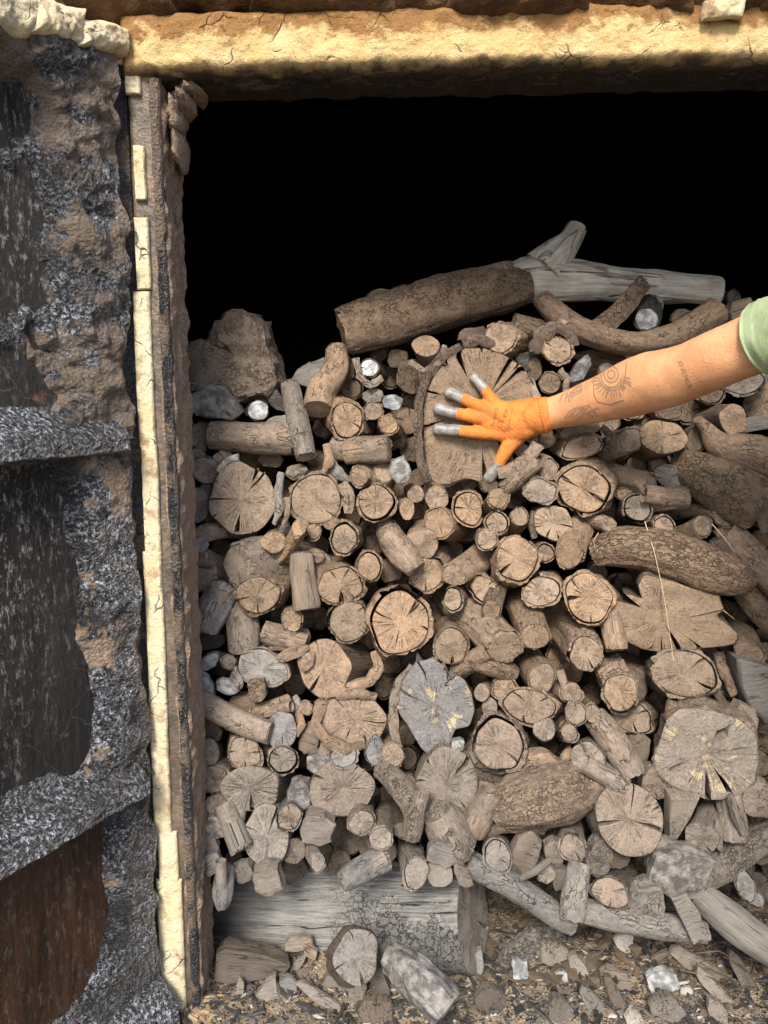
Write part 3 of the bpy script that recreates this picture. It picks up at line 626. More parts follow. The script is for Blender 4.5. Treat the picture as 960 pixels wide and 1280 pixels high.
def hull(pts):
    bm = bmesh.new(); 
    for p in pts: bm.verts.new(p)
    bmesh.ops.convex_hull(bm, input=bm.verts); 
    for v in [v for v in bm.verts if not v.link_faces]: bm.verts.remove(v)
    bm.verts.index_update(); V = [tuple(v.co) for v in bm.verts]; F = [tuple(v.index for v in f.verts) for f in bm.faces]; bm.free(); return V, F
def K(x, y, w, h, rot=0, d=0.0, dep=0.6, c='g', look='', label=None, name='charcoal_chunk', cat='chunk', mat=None, npt=9, seed=None, poly=None, tilt=0.0, rough=0.10, on=None, th=None):
    """an angular broken piece: hull of jittered points, faces roughened; poly = its outline in px about the centre"""
    seed = seed or len(REG) + 1; r = random.Random(seed * 7 + 3)
    Y = (Yf(y) if on is None else on) + d; C = P(x, y, Y); k = mpp(x, y, Y)
    ex = P(x + 1, y, Y) - C; ey = P(x, y - 1, Y) - C; pts = []
    cr, sr = math.cos(math.radians(rot)), math.sin(math.radians(rot)); D = (th or min(w, h) * dep) * k
    if poly is None:
        ol = []
        for i in range(npt):
            a = 2 * math.pi * (i + r.uniform(-.32, .32)) / npt; q = r.uniform(.78, 1.1)
            u = max(-1, min(1, 1.1 * math.cos(a) * q)) * w; v = max(-1, min(1, 1.1 * math.sin(a) * q)) * h
            ol.append((u * cr - v * sr, u * sr + v * cr))
    else: ol = [(px_ - x, y - py_) for px_, py_ in poly]
    n = len(ol); V = []; F = []
    lay = [(-1.0, .88), (-.88, .98), (-.1, 1.0), (.88, .98), (1.0, .88)]
    for li, (z, s_) in enumerate(lay):
        for u, v in ol:
            s2 = s_ * (1 + r.uniform(-.05, .05))
            V.append(C + ex * u * s2 + ey * v * s2 + np.array((0, z * D + tilt * (v * k) + r.uniform(-.08, .08) * D, 0)))
    F = grid_faces(len(lay), n, True, True)
    V = np.array(V); cf = len(V); V = np.concatenate([V, [V[:n].mean(0) + np.array((0, -0.12 * D * r.uniform(-.5, 1.5), 0))], [V[-n:].mean(0)]])
    for j in range(n): F.append((cf, j, (j + 1) % n)); F.append((cf + 1, (len(lay) - 1) * n + (j + 1) % n, (len(lay) - 1) * n + j))
    bm = bmesh.new(); vs = [bm.verts.new(v) for v in V]
    for f in F: bm.faces.new([vs[i] for i in f])
    bmesh.ops.subdivide_edges(bm, edges=bm.edges[:], cuts=2 if max(w, h) > 12 else 1, use_grid_fill=True)
    bmesh.ops.recalc_face_normals(bm, faces=bm.faces[:])
    co = np.array([v.co for v in bm.verts]); nz = fbm(co * 70 + seed, seed, 3); no = np.array([v.normal for v in bm.verts])
    bm.normal_update(); no = np.array([v.normal for v in bm.verts]); co2 = co + no * (nz * rough * min(w, h) * k)[:, None]
    for v, q in zip(bm.verts, co2): v.co = q
    bm.verts.index_update(); V = co2; F = [tuple(v.index for v in f.verts) for f in bm.faces]; bm.free()
    g = V - C; g = np.stack([g[:, 0], g[:, 2], g[:, 1]], 1) if rot == 0 else np.stack([g[:, 1], -g[:, 0] * sr + g[:, 2] * cr, g[:, 0] * cr + g[:, 2] * sr], 1)
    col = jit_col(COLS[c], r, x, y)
    o = mesh_obj(name, V, F, mat or (M_CHAR if c in 'sk' else M_PEEL), None, True, g, col, 28, origin=C)
    REG.append((o, x, y, look, label, cat, max(w, h)))
    return o
def strip(pts, c='d', curl=0.5, look='', label=None, name='bark_strip', cat='bark', thick=3.0, mat=None, face=0.0):
    """curled bark: pts = (px, py, depth offset, half width px); curl bends the width into an arc"""
    seed = len(REG) + 1; V = []; G = []; nw = 7; n0 = len(pts); arr = np.array(pts, float); tt = np.linspace(0, n0 - 1, (n0 - 1) * 5 + 1); al = 0; pc = None
    rows = [np.array([np.interp(u, range(n0), arr[:, k]) for k in range(4)]) for u in tt]
    W = 2 * nw
    for i, q in enumerate(rows):
        x, y, d, hw = q; Y = Yf(y) + d; C = P(x, y, Y); k = mpp(x, y, Y)
        q2 = rows[min(i + 1, len(rows) - 1)]; q1 = rows[max(i - 1, 0)]
        tg = P(q2[0], q2[1], Yf(q2[1]) + q2[2]) - P(q1[0], q1[1], Yf(q1[1]) + q1[2]); tg /= np.linalg.norm(tg) + 1e-9
        wv = np.cross(tg, (0, -1, 0)); wv /= np.linalg.norm(wv) + 1e-9; nv = np.cross(wv, tg)
        ca, sa = math.cos(face), math.sin(face); wv, nv = wv * ca + nv * sa, nv * ca - wv * sa
        if nv[1] > 0 and abs(face) < 0.1: nv = -nv
        if pc is not None: al += np.linalg.norm(C - pc)
        pc = C; ring = []
        jag = 1 + 0.25 * vnoise(np.array((i * 0.6, seed, 1.0)), 2)
        for side_ in (1, -1):
            for j in (range(nw) if side_ > 0 else range(nw - 1, -1, -1)):
                u = (j / (nw - 1) * 2 - 1); an = u * curl * 1.57
                rr = hw * k / max(0.3, curl * 1.57) * jag
                off = wv * (math.sin(an) * rr) + nv * ((math.cos(an) - 1) * rr + side_ * thick * k * 0.5)
                V.append(C + off); G.append((u * hw * k, side_ * 0.003, al))
    V = np.array(V); V += 0.0016 * np.stack([vnoise(V * 90 + seed, a) for a in (1, 2, 3)], 1)
    F = grid_faces(len(rows), W, True)
    F.append(tuple(range(W))[::-1]); F.append(tuple((len(rows) - 1) * W + j for j in range(W)))
    r = random.Random(seed); o = mesh_obj(name, V, F, mat or M_BARK, None, True, G, jit_col(COLS[c], r), 40, origin=V.mean(0))
    REG.append((o, arr[:, 0].mean(), arr[:, 1].mean(), look, label, cat, arr[:, 3].max()))
    return o

def merge_last():                     # the last piece belongs to the one before it
    b = REG.pop()[0]; a = REG[-1][0]
    for ch in list(b.children):
        ch.location = np.array(ch.location) + np.array(b.location) - np.array(a.location); ch.parent = a
    bpy.data.objects.remove(b)
# ------------------------------------------------------------------ the wood pile (pixel centre and half sizes of each sawn face, body direction, depth)
def OL(x, y, x0, y0, k, pts): return [(x0 + u / k - x, y0 + v / k - y) for u, v in pts]
# --- top of the pile
T([(430, 416, .02, 29), (480, 402, .03, 33), (540, 384, .05, 33), (600, 368, .07, 31), (655, 358, .10, 24)], 'm', 'b', 2, '', 'long bark-covered top log with a lengthwise split, left of the bleached forked branch', bm=M_PLATE, lump=.06)
strip([(520, 366, .03, 9), (570, 352, .04, 10), (620, 337, .06, 10), (640, 330, .07, 6)], 'g', .5, '', 'long bark slab peeling off the upper edge of the top log', thick=6, mat=M_PLATE)
K(474, 372, 14, 10, 10, .13, .9, 'g', '', 'rounded knob of wood peeping over the top log near its sawn left end', name='wood_chunk', cat='wood chunk')
T([(899, 364, .12, 17), (850, 361, .12, 18), (790, 357, .12, 21), (720, 352, .12, 26), (670, 350, .12, 29), (638, 352, .12, 22)], 'p', 'n', 2, '', 'bleached grey forked branch on top of the pile, right of the long top log', name='branch', cat='branch', lump=.06, sc='P', side_mat=M_DEAD)
T([(722, 284, .13, 12), (713, 300, .12, 15), (698, 318, .11, 21), (680, 340, .11, 28)], 'p', 'n', 1, '', 'pale stub forking upward from the bleached branch', name='branch', cat='branch', lump=.05, sc='P', side_mat=M_DEAD); merge_last()
T([(676, 372, .02, 12), (700, 396, .0, 15), (745, 420, -.01, 15), (795, 430, -.01, 15), (845, 420, .01, 17), (893, 392, .04, 20)], 'm', 'b', 2, '', 'curved branch sagging between the bleached branch and the forearm', name='branch', cat='branch', sc='d')
strip([(748, 412, -.02, 13), (775, 390, -.01, 12), (806, 352, .02, 9)], 'd', .2, '', 'dark flat bark plank leaning across the curved branch', thick=6, mat=M_PLATE)
S(808, 399, 15, 15, 0, (6, -4), .12, .02, 'b', 2, 's', '', sc='k', label='shiny dark round charred log end beside the dark bark plank')
K(850, 396, 14, 10, 30, .04, .6, 'd', 'dark broken bark piece', name='bark_chip', cat='bark'); K(884, 372, 26, 17, -10, .16, .6, 'k', 'black charred lump')
K(816, 343, 16, 3, -4, .14, .8, 'd', 'thin bark sliver', name='bark_chip', cat='bark')
K(925, 388, 17, 13, 20, .06, .7, 'm', '', 'five-sided brown wood block beside the green sleeve', name='wood_chunk', cat='wood chunk'); K(915, 372, 10, 9, 40, .10, .7, 'k', 'small dark chip'); K(905, 408, 16, 10, 0, .10, .7, 'k', 'dark lump')
# --- domed stump and the upper left
K(300, 442, 56, 56, 0, .05, .7, 'g', '', 'big domed stump of grey wood at the top left of the pile', name='stump', cat='stump', mat=M_PLATE, rough=.10, poly=[(236, 438), (252, 428), (268, 424), (276, 402), (296, 389), (318, 392), (334, 406), (340, 432), (350, 455), (356, 478), (340, 496), (306, 503), (270, 500), (240, 492)])
K(272, 500, 34, 24, 0, .0, .7, 'u', '', 'blue-black charcoal block with a white glint below the domed stump', poly=[(239, 492), (270, 480), (286, 484), (305, 515), (292, 524), (262, 522), (242, 514)], mat=M_CHAR)
S(323, 513, 14, 13, 0, (5, -12), .12, -.005, 'b', 3, 'S', '', label='small silver charred log end below the domed stump', sc='k')
K(345, 500, 18, 9, -55, .02, .5, 'k', 'dark pointed shard'); K(346, 528, 17, 8, 15, .0, .5, 'c', 'grey flat wedge', name='wood_chunk', cat='wood chunk'); K(388, 466, 26, 14, 25, .06, .6, 'c', 'grey broken slab', name='wood_chunk', cat='wood chunk'); K(396, 480, 15, 20, 0, .05, .6, 'u', 'rough charred chunk')
T([(366, 549, -.01, 19), (330, 548, -.01, 20), (265, 543, .01, 18)], 'm', 'b', 2, '', 'short split log lying sideways below the small silver charred end', sc='g', name='log')
T([(382, 571, -.05, 12), (376, 545, -.03, 13), (369, 512, .0, 13), (362, 482, .03, 12)], 'm', 'b', 1, '', 'slim round stick standing nearly upright with its ringed end down', sc='c', name='branch', cat='branch')
T([(398, 512, .0, 19), (402, 488, .02, 19), (420, 462, .03, 16), (421, 436, .05, 13)], 'm', 'n', 2, '', 'twisted knotty log left of the white round log end', side_mat=M_BARK)
S(435, 526, 20, 25, 10, (-40, -10), .3, -.02, 'g', 5, 'w', 'oval bark-ringed log end'); S(461, 460, 12, 12, 0, (5, 16), .15, .0, 'b', 4, 'S', '', label='white round log end inside a loose bark loop', sc='d', fm=M_CHAR)
strip([(445, 448, -.01, 4), (449, 470, -.02, 4), (463, 483, -.02, 4), (478, 472, -.01, 4)], 'g', .3, 'thin curled bark loop', thick=3)
S(466, 514, 13, 12, 0, (0, -25), None, .0, 'b', 2, 'm', 'small dull log end'); K(466, 495, 13, 10, 0, .01, .7, 'c', 'translucent grey chip'); K(491, 503, 13, 10, -20, -.01, .6, 's', 'silvery cupped chip', mat=M_CHAR)
S(486, 531, 13, 12, 0, (0, 8), None, -.01, 'b', 2, 'w', 'small notched log end'); S(532, 432, 16, 13, 0, (4, 50), .10, -.01, 'n', 1, 'w', '', ex=((80, .05, 0.0),), label='short upright billet with split top under the long top log', tilt=.9, sc='d')
strip([(512, 452, -.02, 4), (530, 464, -.03, 4), (548, 455, -.03, 4), (556, 432, -.01, 4)], 'g', .3, 'narrow bark hoop', thick=3)
K(513, 472, 18, 22, 0, .05, .6, 'd', 'crumbly dark bark lump', name='bark_chip', cat='bark', mat=M_PLATE); K(497, 448, 13, 12, 0, .06, .7, 'd', 'dark wood lump'); K(430, 462, 14, 18, 0, .07, .6, 'd', 'dark wood lump')
S(625, 423, 20, 21, 0, (60, -20), .25, -.01, 'b', 1, 'w', 'round smooth log end with thick rim'); T([(642, 405, .02, 14), (668, 412, .03, 15), (700, 420, .06, 15)], 'm', 'b', 1, 'short stick lying sideways', name='branch', cat='branch', sc='d')
K(590, 418, 20, 9, 10, .02, .6, 'd', 'crumbled bark fragment', name='bark_chip', cat='bark'); K(655, 452, 13, 13, 0, .04, .6, 'k', 'black charred lump'); K(645, 470, 9, 7, 0, .03, .6, 'd', 'small bark crumb', name='bark_chip', cat='bark')
S(697, 438, 19, 18, 0, (-15, -30), .25, -.015, 'b', 5, 'w', 'round log end under dark bark hood', missing=()); strip([(668, 440, .0, 9), (676, 420, -.02, 10), (694, 408, -.03, 10), (714, 416, -.02, 9), (718, 432, -.01, 6)], 'd', .3, 'dark bark hood', thick=6)
S(688, 479, 14, 14, 0, (14, -6), .3, -.01, 'b', 3, 'm', 'small round log end'); S(668, 462, 9, 13, 0, (20, -30), .2, .03, 'n', 1, 'd', 'narrow dark stick end', name='branch', cat='branch')
strip([(700, 462, -.01, 4), (710, 474, -.01, 5), (706, 492, -.02, 4)], 'g', .5, 'grey bark curl', thick=3); K(725, 462, 20, 10, 50, .02, .5, 'u', 'grey flaky char piece', mat=M_CHAR); K(750, 448, 34, 12, -8, .06, .6, 'd', 'dark split slab', name='wood_chunk', cat='wood chunk'); K(757, 462, 10, 9, 0, .03, .6, 'c', 'grey char crumb')
# --- the widest log end
MD = [(45, 420), (60, 330), (110, 240), (190, 140), (300, 70), (400, 75), (520, 110), (640, 190), (700, 290), (740, 390), (745, 560), (740, 640), (690, 740), (600, 800), (480, 850), (400, 890), (310, 860), (190, 905), (90, 890), (60, 760), (50, 640), (45, 520)]
S(603, 505, 75, 88, 0, (10, -10), .4, -.02, 'n', 7, 'w', '', outline=OL(603, 505, 520, 420, 4.8, MD), ex=((112, .045, .22), (75, .042, .25), (58, .035, .2), (38, .046, .2), (22, .026, .3), (128, .02, .4), (50, .016, .4), (-20, .02, .3), (168, .018, .35), (200, .020, .6), (-70, .022, .3), (-55, .03, .25), (-40, .018, .3), (140, .02, .2), (95, .02, .3), (8, .018, .4)), label='widest log end with many radial cracks behind the gloved hand', wide=.7, sc='d', taper=.95, tilt=.2)
strip([(536, 602, -.03, 5), (525, 575, -.03, 6), (522, 540, -.03, 6), (523, 505, -.03, 6), (533, 470, -.03, 6), (553, 446, -.02, 5), (575, 433, -.01, 5)], 'd', .35, '', 'long peeled bark strip curving round the left rim of the widest log end', thick=10, mat=M_PLATE)
strip([(578, 430, -.02, 6), (598, 424, -.02, 7), (622, 432, .0, 5)], 'd', .3, 'bark remnant', thick=7); strip([(660, 475, -.02, 5), (668, 490, -.03, 5), (674, 506, -.03, 5)], 'g', .3, 'bark remnant', thick=6)
strip([(622, 592, -.035, 6), (640, 588, -.04, 8), (660, 575, -.04, 9), (672, 556, -.035, 7)], 'g', .3, 'broad bark remnant', thick=9)
# --- under the forearm and the right side
S(836, 513, 17, 13, 0, (-8, -12), .3, .02, 'b', 2, 'd', 'dark shaded log end'); S(888, 492, 16, 14, 0, (-14, -8), .3, .02, 'b', 2, 'd', 'dark round log end'); S(930, 478, 27, 15, 8, (10, -20), .3, .0, 'g', 2, 'c', 'grey crescent log end', ex=((100, .12, .0),))
S(917, 524, 17, 18, 0, (-52, 6), .16, -.03, 'n', 1, 'm', '', sc='d', label='plain round log end below the green sleeve')
S(829, 546, 27, 20, 0, (-26, 30), .30, -.03, 'n', 1, 'w', '', ex=((92, .012, .0), (-90, .012, .0)), label='flat-topped pale log end with a single upright crack under the forearm')
S(787, 550, 16, 16, 30, (-38, 36), .18, -.02, 'b', 1, 'm', 'knobby log end'); S(871, 549, 13, 19, -15, (-22, -4), .25, -.01, 'b', 2, 'd', 'narrow dark log end')
S(727, 559, 28, 14, 18, (-30, -6), .3, -.02, 'b', 1, 'm', 'flattened oval log end'); S(722, 538, 25, 11, 12, (-10, -5), .3, .0, 'b', 2, 'm', 'thin wedge-shaped log end'); strip([(752, 534, -.01, 5), (766, 545, -.01, 6), (757, 565, -.01, 5)], 'd', .5, 'twisted bark shred', thick=4)
T([(872, 524, -.04, 6), (884, 537, -.03, 9), (900, 556, -.02, 17), (930, 566, -.01, 24), (985, 582, .02, 26)], 'm', 'b', 1, '', 'smooth bark log with a stub branch above the thick bark log', bm=M_BARK, lump=.03)
K(940, 530, 26, 9, 8, .02, .5, 'c', 'grey plank sliver', name='wood_chunk', cat='wood chunk'); K(942, 550, 28, 7, -4, .0, .5, 'g', 'rough bark plank', name='bark_chip', cat='bark')
T([(849, 577, .03, 17), (870, 590, .0, 26), (905, 608, -.02, 35), (948, 632, -.03, 36)], 'm', 'b', 1, '', 'thick bark log tapering left at the right edge of the pile', bm=M_PLATE, lump=.05)
S(955, 640, 9, 26, 0, (-20, 0), .2, -.02, 'n', 1, 'g', 'narrow slab end')
S(730, 612, 33, 33, 0, (-15, -10), .35, -.03, 'g', 3, 'w', '', ex=((146, .075, .0), (-34, .075, .0)), label='bark-ringed log end split in two by a wide diagonal gap', wide=.5, sc='m')
S(810, 605, 14, 14, 0, (-48, -4), .12, -.03, 'b', 2, 'w', 'small round log end'); S(838, 597, 21, 14, -20, (-8, -12), .3, .0, 'b', 3, 'c', 'dark grey oval log end'); S(781, 618, 12, 7, 0, (-14, -8), .2, .0, 'b', 1, 'm', 'small flat log end')
S(797, 635, 18, 18, 0, (-6, 4), .3, -.02, 'g', 2, 'g', 'grey bark-collared log end'); T([(858, 624, -.03, 13), (838, 622, -.03, 15), (812, 626, .0, 14)], 'm', 'b', 1, 'stubby log lying sideways', sc='m')
S(762, 656, 10, 9, 0, (-34, 2), .1, -.03, 'b', 2, 'w', 'splintered stick end', name='branch', cat='branch'); S(830, 658, 13, 14, 0, (0, 5), .3, -.04, 'g', 1, 'w', 'small bark-ringed stick end', name='branch', cat='branch')
S(879, 658, 13, 13, 0, (-46, 6), .13, -.04, 'b', 1, 'w', 'round pale log end'); S(907, 647, 17, 12, 0, (-60, -14), .15, -.03, 'b', 2, 'm', 'oval log end with torn bark'); K(903, 664, 11, 9, 10, -.01, .7, 'm', 'small quarter billet', name='wood_chunk', cat='wood chunk'); K(903, 681, 16, 9, 0, -.02, .7, 'd', 'small cracked billet', name='wood_chunk', cat='wood chunk')
T([(908, 664, -.01, 17), (935, 692, -.01, 20), (975, 730, .0, 22)], 'm', 'b', 1, 'smooth slanting log', lab_at=(935, 690)); T([(918, 715, .03, 14), (945, 755, .04, 17), (985, 800, .06, 18)], 'm', 'b', 1, 'slanting bark log at the edge', lab_at=(950, 750))
T([(742, 690, -.01, 18), (775, 684, -.03, 25), (825, 690, -.05, 29), (880, 710, -.06, 29), (918, 722, -.06, 24), (940, 726, -.06, 12)], 'm', 'b', 1, '', 'long ridged bark log with an oblique cut at its right end', bm=M_RIDGE, lump=.05)
S(937, 815, 18, 13, -20, (-16, -60), .18, -.02, 'b', 1, 'm', 'pale oval log end'); K(900, 790, 12, 30, 20, .06, .6, 'd', 'dark upright log side', name='wood_chunk', cat='wood chunk')
HD = [(250, 900), (272, 850), (310, 800), (350, 850), (400, 905), (385, 850), (365, 790), (395, 735), (490, 755), (600, 790), (720, 820), (738, 880), (700, 915), (740, 930), (810, 1000), (780, 1045), (640, 1065), (520, 1100), (380, 1080), (300, 1040), (260, 960)]
S(828, 775, 75, 45, 0, (-6, -30), .35, -.05, 'n', 3, 'w', '', outline=OL(828, 775, 700, 520, 3.692, HD), ex=((-113, .075, .08), (-62, .05, .08), (-42, .04, .1), (-88, .02, .2), (15, .014, .3)), label='big broken half-disc log end with a straw across it', wide=.6, sc='d', tilt=.2)
strip([(804, 726, -.02, 8), (830, 722, -.03, 9), (862, 732, -.03, 8), (895, 745, -.02, 6)], 'd', .4, 'torn bark fringe', thick=6, mat=M_PLATE)
K(946, 852, 30, 42, 10, -.01, .6, 'c', '', 'grey saw-marked log side at the right edge', name='wood_chunk', cat='wood chunk', poly=[(914, 818), (938, 822), (962, 832), (975, 860), (968, 890), (950, 896), (930, 880), (918, 850)], rough=.04)
strip([(898, 815, .0, 7), (905, 840, -.01, 8), (918, 868, .0, 5)], 'm', .4, 'hanging bark strip', thick=5); strip([(893, 858, .0, 5), (905, 880, .0, 7), (915, 905, .0, 5)], 'd', .4, 'hanging bark strip', thick=4)
# --- centre rows
S(303, 624, 38, 43, 5, (6, -6), .4, -.03, 'n', 7, 'w', '', ex=((-105, .06, .35), (175, .02, .05), (60, .05, .55)), label='large bare disc with star cracks beside the jamb', wide=.8)
K(287, 579, 17, 8, 40, -.03, .5, 'p', '', 'white ash flake above the bare disc with star cracks', cat='ash flake', name='ash_flake', mat=M_CHAR)
S(395, 624, 34, 32, 0, (8, -8), .4, -.02, 'b', 3, 'm', '', label='worm-eaten log end with peeling bark on its right', ex=((-10, .03, .1),), amp=.05); strip([(428, 604, -.03, 6), (437, 620, -.03, 8), (435, 642, -.03, 6)], 'm', .5, 'thick bark flap', thick=6)
strip([(352, 590, -.02, 6), (347, 615, -.03, 7), (350, 635, -.03, 6), (342, 655, -.03, 4)], 'c', .7, 'grey hanging bark strip', thick=4); strip([(358, 592, -.03, 5), (370, 592, -.04, 6), (384, 586, -.03, 4)], 'c', .6, 'grey curled bark tatter', thick=3); strip([(358, 622, -.03, 4), (360, 640, -.04, 5), (352, 662, -.03, 3)], 'g', .6, 'slim bark sliver', thick=3); strip([(408, 555, -.02, 5), (412, 575, -.03, 6), (404, 592, -.03, 4)], 'm', .5, 'hanging bark scrap', thick=4); strip([(412, 575, -.01, 8), (420, 590, -.01, 9), (436, 602, .0, 5)], 'c', .4, 'grey bark scrap', thick=4)
K(340, 573, 16, 12, 0, .03, .5, 'd', 'dark hidden billet', name='wood_chunk', cat='wood chunk'); K(372, 590, 15, 10, 0, .01, .5, 'g', 'grey hidden billet', name='wood_chunk', cat='wood chunk')
T([(486, 560, -.03, 17), (465, 562, -.02, 17), (420, 560, .02, 16)], 'm', 'b', 2, '', 'sideways log with a notched end left of the peeled bark strip', sc='g', ex=((60, .12, .1),)); S(481, 590, 14, 12, 0, (-2, 40), .08, -.02, 'b', 3, 'm', 'broken notched stub'); K(500, 587, 13, 16, 20, -.03, .7, 's', 'crumpled silver char', mat=M_CHAR)
S(449, 596, 12, 13, 0, (22, -14), .1, -.02, 'b', 1, 'm', 'small tilted stick end', name='branch', cat='branch'); S(471, 629, 23, 24, 0, (6, -4), .35, -.03, 'g', 5, 'w', '', label='log end with black gap inside its bark ring below the sideways notched log'); 
S(509, 637, 9, 12, 0, (6, -10), .3, -.03, 'n', 1, 'w', 'thin stick end', name='branch', cat='branch'); S(520, 618, 10, 10, 0, (4, -10), .3, -.01, 'n', 2, 'm', 'brown stick end', name='branch', cat='branch'); S(546, 623, 14, 14, 0, (10, -10), .3, -.02, 'n', 4, 'w', 'small bare log end'); S(548, 654, 19, 19, 0, (26, 16), .3, -.03, 'b', 7, 'w', 'round log end with fine star cracks'); S(585, 636, 19, 23, 0, (6, -10), .35, -.02, 'g', 1, 'w', 'hooded log end split across', ex=((175, .05, .0), (-5, .05, .0)))
S(623, 623, 14, 13, 0, (-12, 16), .18, -.03, 'b', 2, 'w', 'small bark-ringed log end'); S(612, 606, 12, 9, 0, (0, -6), .3, .0, 'b', 1, 'd', 'half-hidden small log end'); T([(630, 612, -.02, 10), (645, 600, -.03, 12), (655, 588, -.02, 11)], 'm', 'b', 1, 'short bark stub leaning', lab_at=(642, 602))
S(676, 614, 21, 16, 0, (-26, 18), .2, -.04, 'b', 3, 'g', 'oval grey-topped log end'); S(686, 587, 12, 14, -20, (-34, -10), .12, -.03, 'b', 3, 'g', 'grey cut on thick stub'); S(621, 653, 15, 15, 0, (6, 6), .35, -.04, 'g', 1, 'w', 'small neat bark-ringed log end'); S(650, 646, 11, 12, 0, (-6, 34), .2, -.04, 'b', 2, 'w', 'narrow stick end pointing up', name='branch', cat='branch'); S(692, 654, 22, 21, 0, (10, -4), .35, -.03, 'n', 4, 'w', 'bare log end with short notches', ex=((-75, .05, .5), (190, .03, .4)))
strip([(668, 640, -.01, 5), (664, 655, -.02, 5), (668, 672, -.01, 4)], 'd', .5, 'dark bark shred', thick=4)
S(609, 675, 14, 13, 0, (-4, 8), .35, -.035, 'b', 6, 'w', 'small star-cracked log end'); S(646, 699, 28, 28, 0, (4, -4), .4, -.05, 'b', 5, 'w', '', ex=((222, .085, .25), (10, .03, .5)), label='round bark-ringed log end with one dark wedge crack low left', wide=.7); S(682, 691, 12, 12, 0, (4, 10), .3, -.03, 'g', 0, 'm', 'thin bark-ringed stick end', name='branch', cat='branch'); S(712, 693, 18, 19, 0, (18, -42), .16, -.05, 'b', 2, 'w', 'tilted oval log end')
T([(520, 712, -.06, 14), (508, 698, -.05, 18), (494, 680, -.02, 18), (484, 662, .02, 15)], 'm', 'b', 1, '', 'knotted bark log slanting down to a small oval cut', lump=.06); S(527, 680, 20, 18, 0, (20, -8), .3, -.03, 'n', 2, 'm', 'bare log end with a side notch', ex=((175, .09, .35),)); S(533, 718, 22, 22, 0, (-6, -6), .3, -.02, 'b', 4, 'w', 'jagged cracked log end', amp=.10); S(567, 719, 15, 14, 0, (40, -34), .2, -.05, 'b', 1, 'w', 'log end split down the middle', ex=((85, .02, .0), (-95, .02, .0)), taper=1.3); K(487, 712, 16, 14, 0, .02, .6, 'd', 'brown hidden chunk', name='wood_chunk', cat='wood chunk')
S(605, 737, 17, 17, 0, (14, -34), .2, -.03, 'g', 2, 'w', 'tilted bark-ringed log end', ex=((50, .06, .4),)); S(677, 739, 25, 18, 10, (-4, -10), .35, -.04, 'b', 4, 'w', 'oval warm-coloured log end'); S(735, 748, 30, 31, 0, (4, -8), .4, -.05, 'b', 4, 'w', '', ex=((190, .10, .3), (130, .03, .3)), label='notched round log end left of the big broken half-disc', wide=.7)
# --- left column
S(247, 575, 10, 14, 0, (-6, -6), .3, .0, 'n', 1, 'g', 'grey log end by the jamb'); S(257, 588, 15, 16, 20, (-6, -4), .3, -.01, 'n', 2, 'g', 'grey cut wedge'); S(279, 573, 12, 10, 0, (0, -6), .3, .0, 'n', 1, 'm', 'small brown log end'); S(251, 545, 15, 18, 0, (4, -4), .3, .02, 'b', 2, 'g', 'dim bark-edged log end')
S(249, 632, 11, 20, 0, (8, -4), .3, .01, 'n', 2, 'c', 'grey half-hidden log end'); S(262, 612, 12, 12, 0, (6, -4), .3, .02, 'n', 1, 'c', 'grey small log end'); S(265, 650, 11, 9, 0, (2, 0), .3, .03, 'b', 1, 'd', 'dark small log end'); S(254, 667, 10, 11, 0, (42, 4), .1, -.02, 'b', 1, 'm', 'short stick cut facing left', name='branch', cat='branch'); K(251, 681, 9, 10, 30, -.03, .5, 's', 'blue-grey char flake', mat=M_CHAR)
S(342, 678, 15, 12, -15, (12, -8), .25, -.04, 'n', 1, 'w', 'small rough-sawn log end'); S(375, 659, 9, 11, 0, (-4, 30), .05, -.06, 'b', 0, 'w', '', label='stubby peg pointing at the viewer above the upright peeled log', name='branch', cat='branch', tilt=.5); S(392, 664, 10, 11, 0, (22, 6), .14, -.01, 'g', 1, 'm', 'dark-gapped stick end', name='branch', cat='branch'); S(416, 655, 12, 8, -20, (10, -6), .2, -.01, 'n', 1, 'm', 'thin flat log end'); S(430, 673, 18, 21, 0, (-14, -12), .3, -.04, 'g', 2, 'w', 'oval log end deep in its bark'); K(393, 694, 14, 9, -10, .0, .6, 'm', 'brown wedge', name='wood_chunk', cat='wood chunk'); K(404, 705, 13, 16, 0, .02, .6, 'g', 'grey-brown billet', name='wood_chunk', cat='wood chunk'); K(355, 664, 10, 9, 0, .0, .6, 'c', 'grey lichen-like crumb')
S(250, 695, 11, 12, 0, (40, 4), .12, -.02, 'b', 1, 'm', 'fat stick cut facing left', name='branch', cat='branch'); S(298, 706, 19, 27, 8, (88, -16), .16, -.04, 'b', 4, 'g', '', label='thick bark log turned right, its oval cut facing left below the bare disc', sc='g', missing=((120, 200),)); S(258, 722, 17, 19, 0, (4, -4), .3, .0, 'b', 2, 'g', 'grey ringed log end'); K(281, 718, 9, 10, 0, .03, .6, 'd', 'dark filler chunk', name='wood_chunk', cat='wood chunk')
S(323, 744, 29, 25, 0, (34, -14), .25, -.05, 'b', 1, 'w', '', ex=((195, .04, .1), (-85, .03, .1), (30, .016, .2)), label='log end with Y crack left of the upright peeled log'); T([(384, 762, -.05, 17), (381, 742, -.045, 17), (378, 716, -.03, 16), (377, 694, -.02, 15)], 'g', 'n', 1, '', 'upright peeled log with its sawn end down'); S(425, 732, 29, 25, 0, (-4, -16), .3, -.04, 'b', 3, 'w', '', ex=((-88, .11, .1), (120, .03, .3)), label='bark-ringed log end with deep slot in its lower half'); S(462, 708, 16, 19, 0, (8, -10), .3, -.05, 'g', 2, 'w', 'bark-ringed egg-shaped log end')
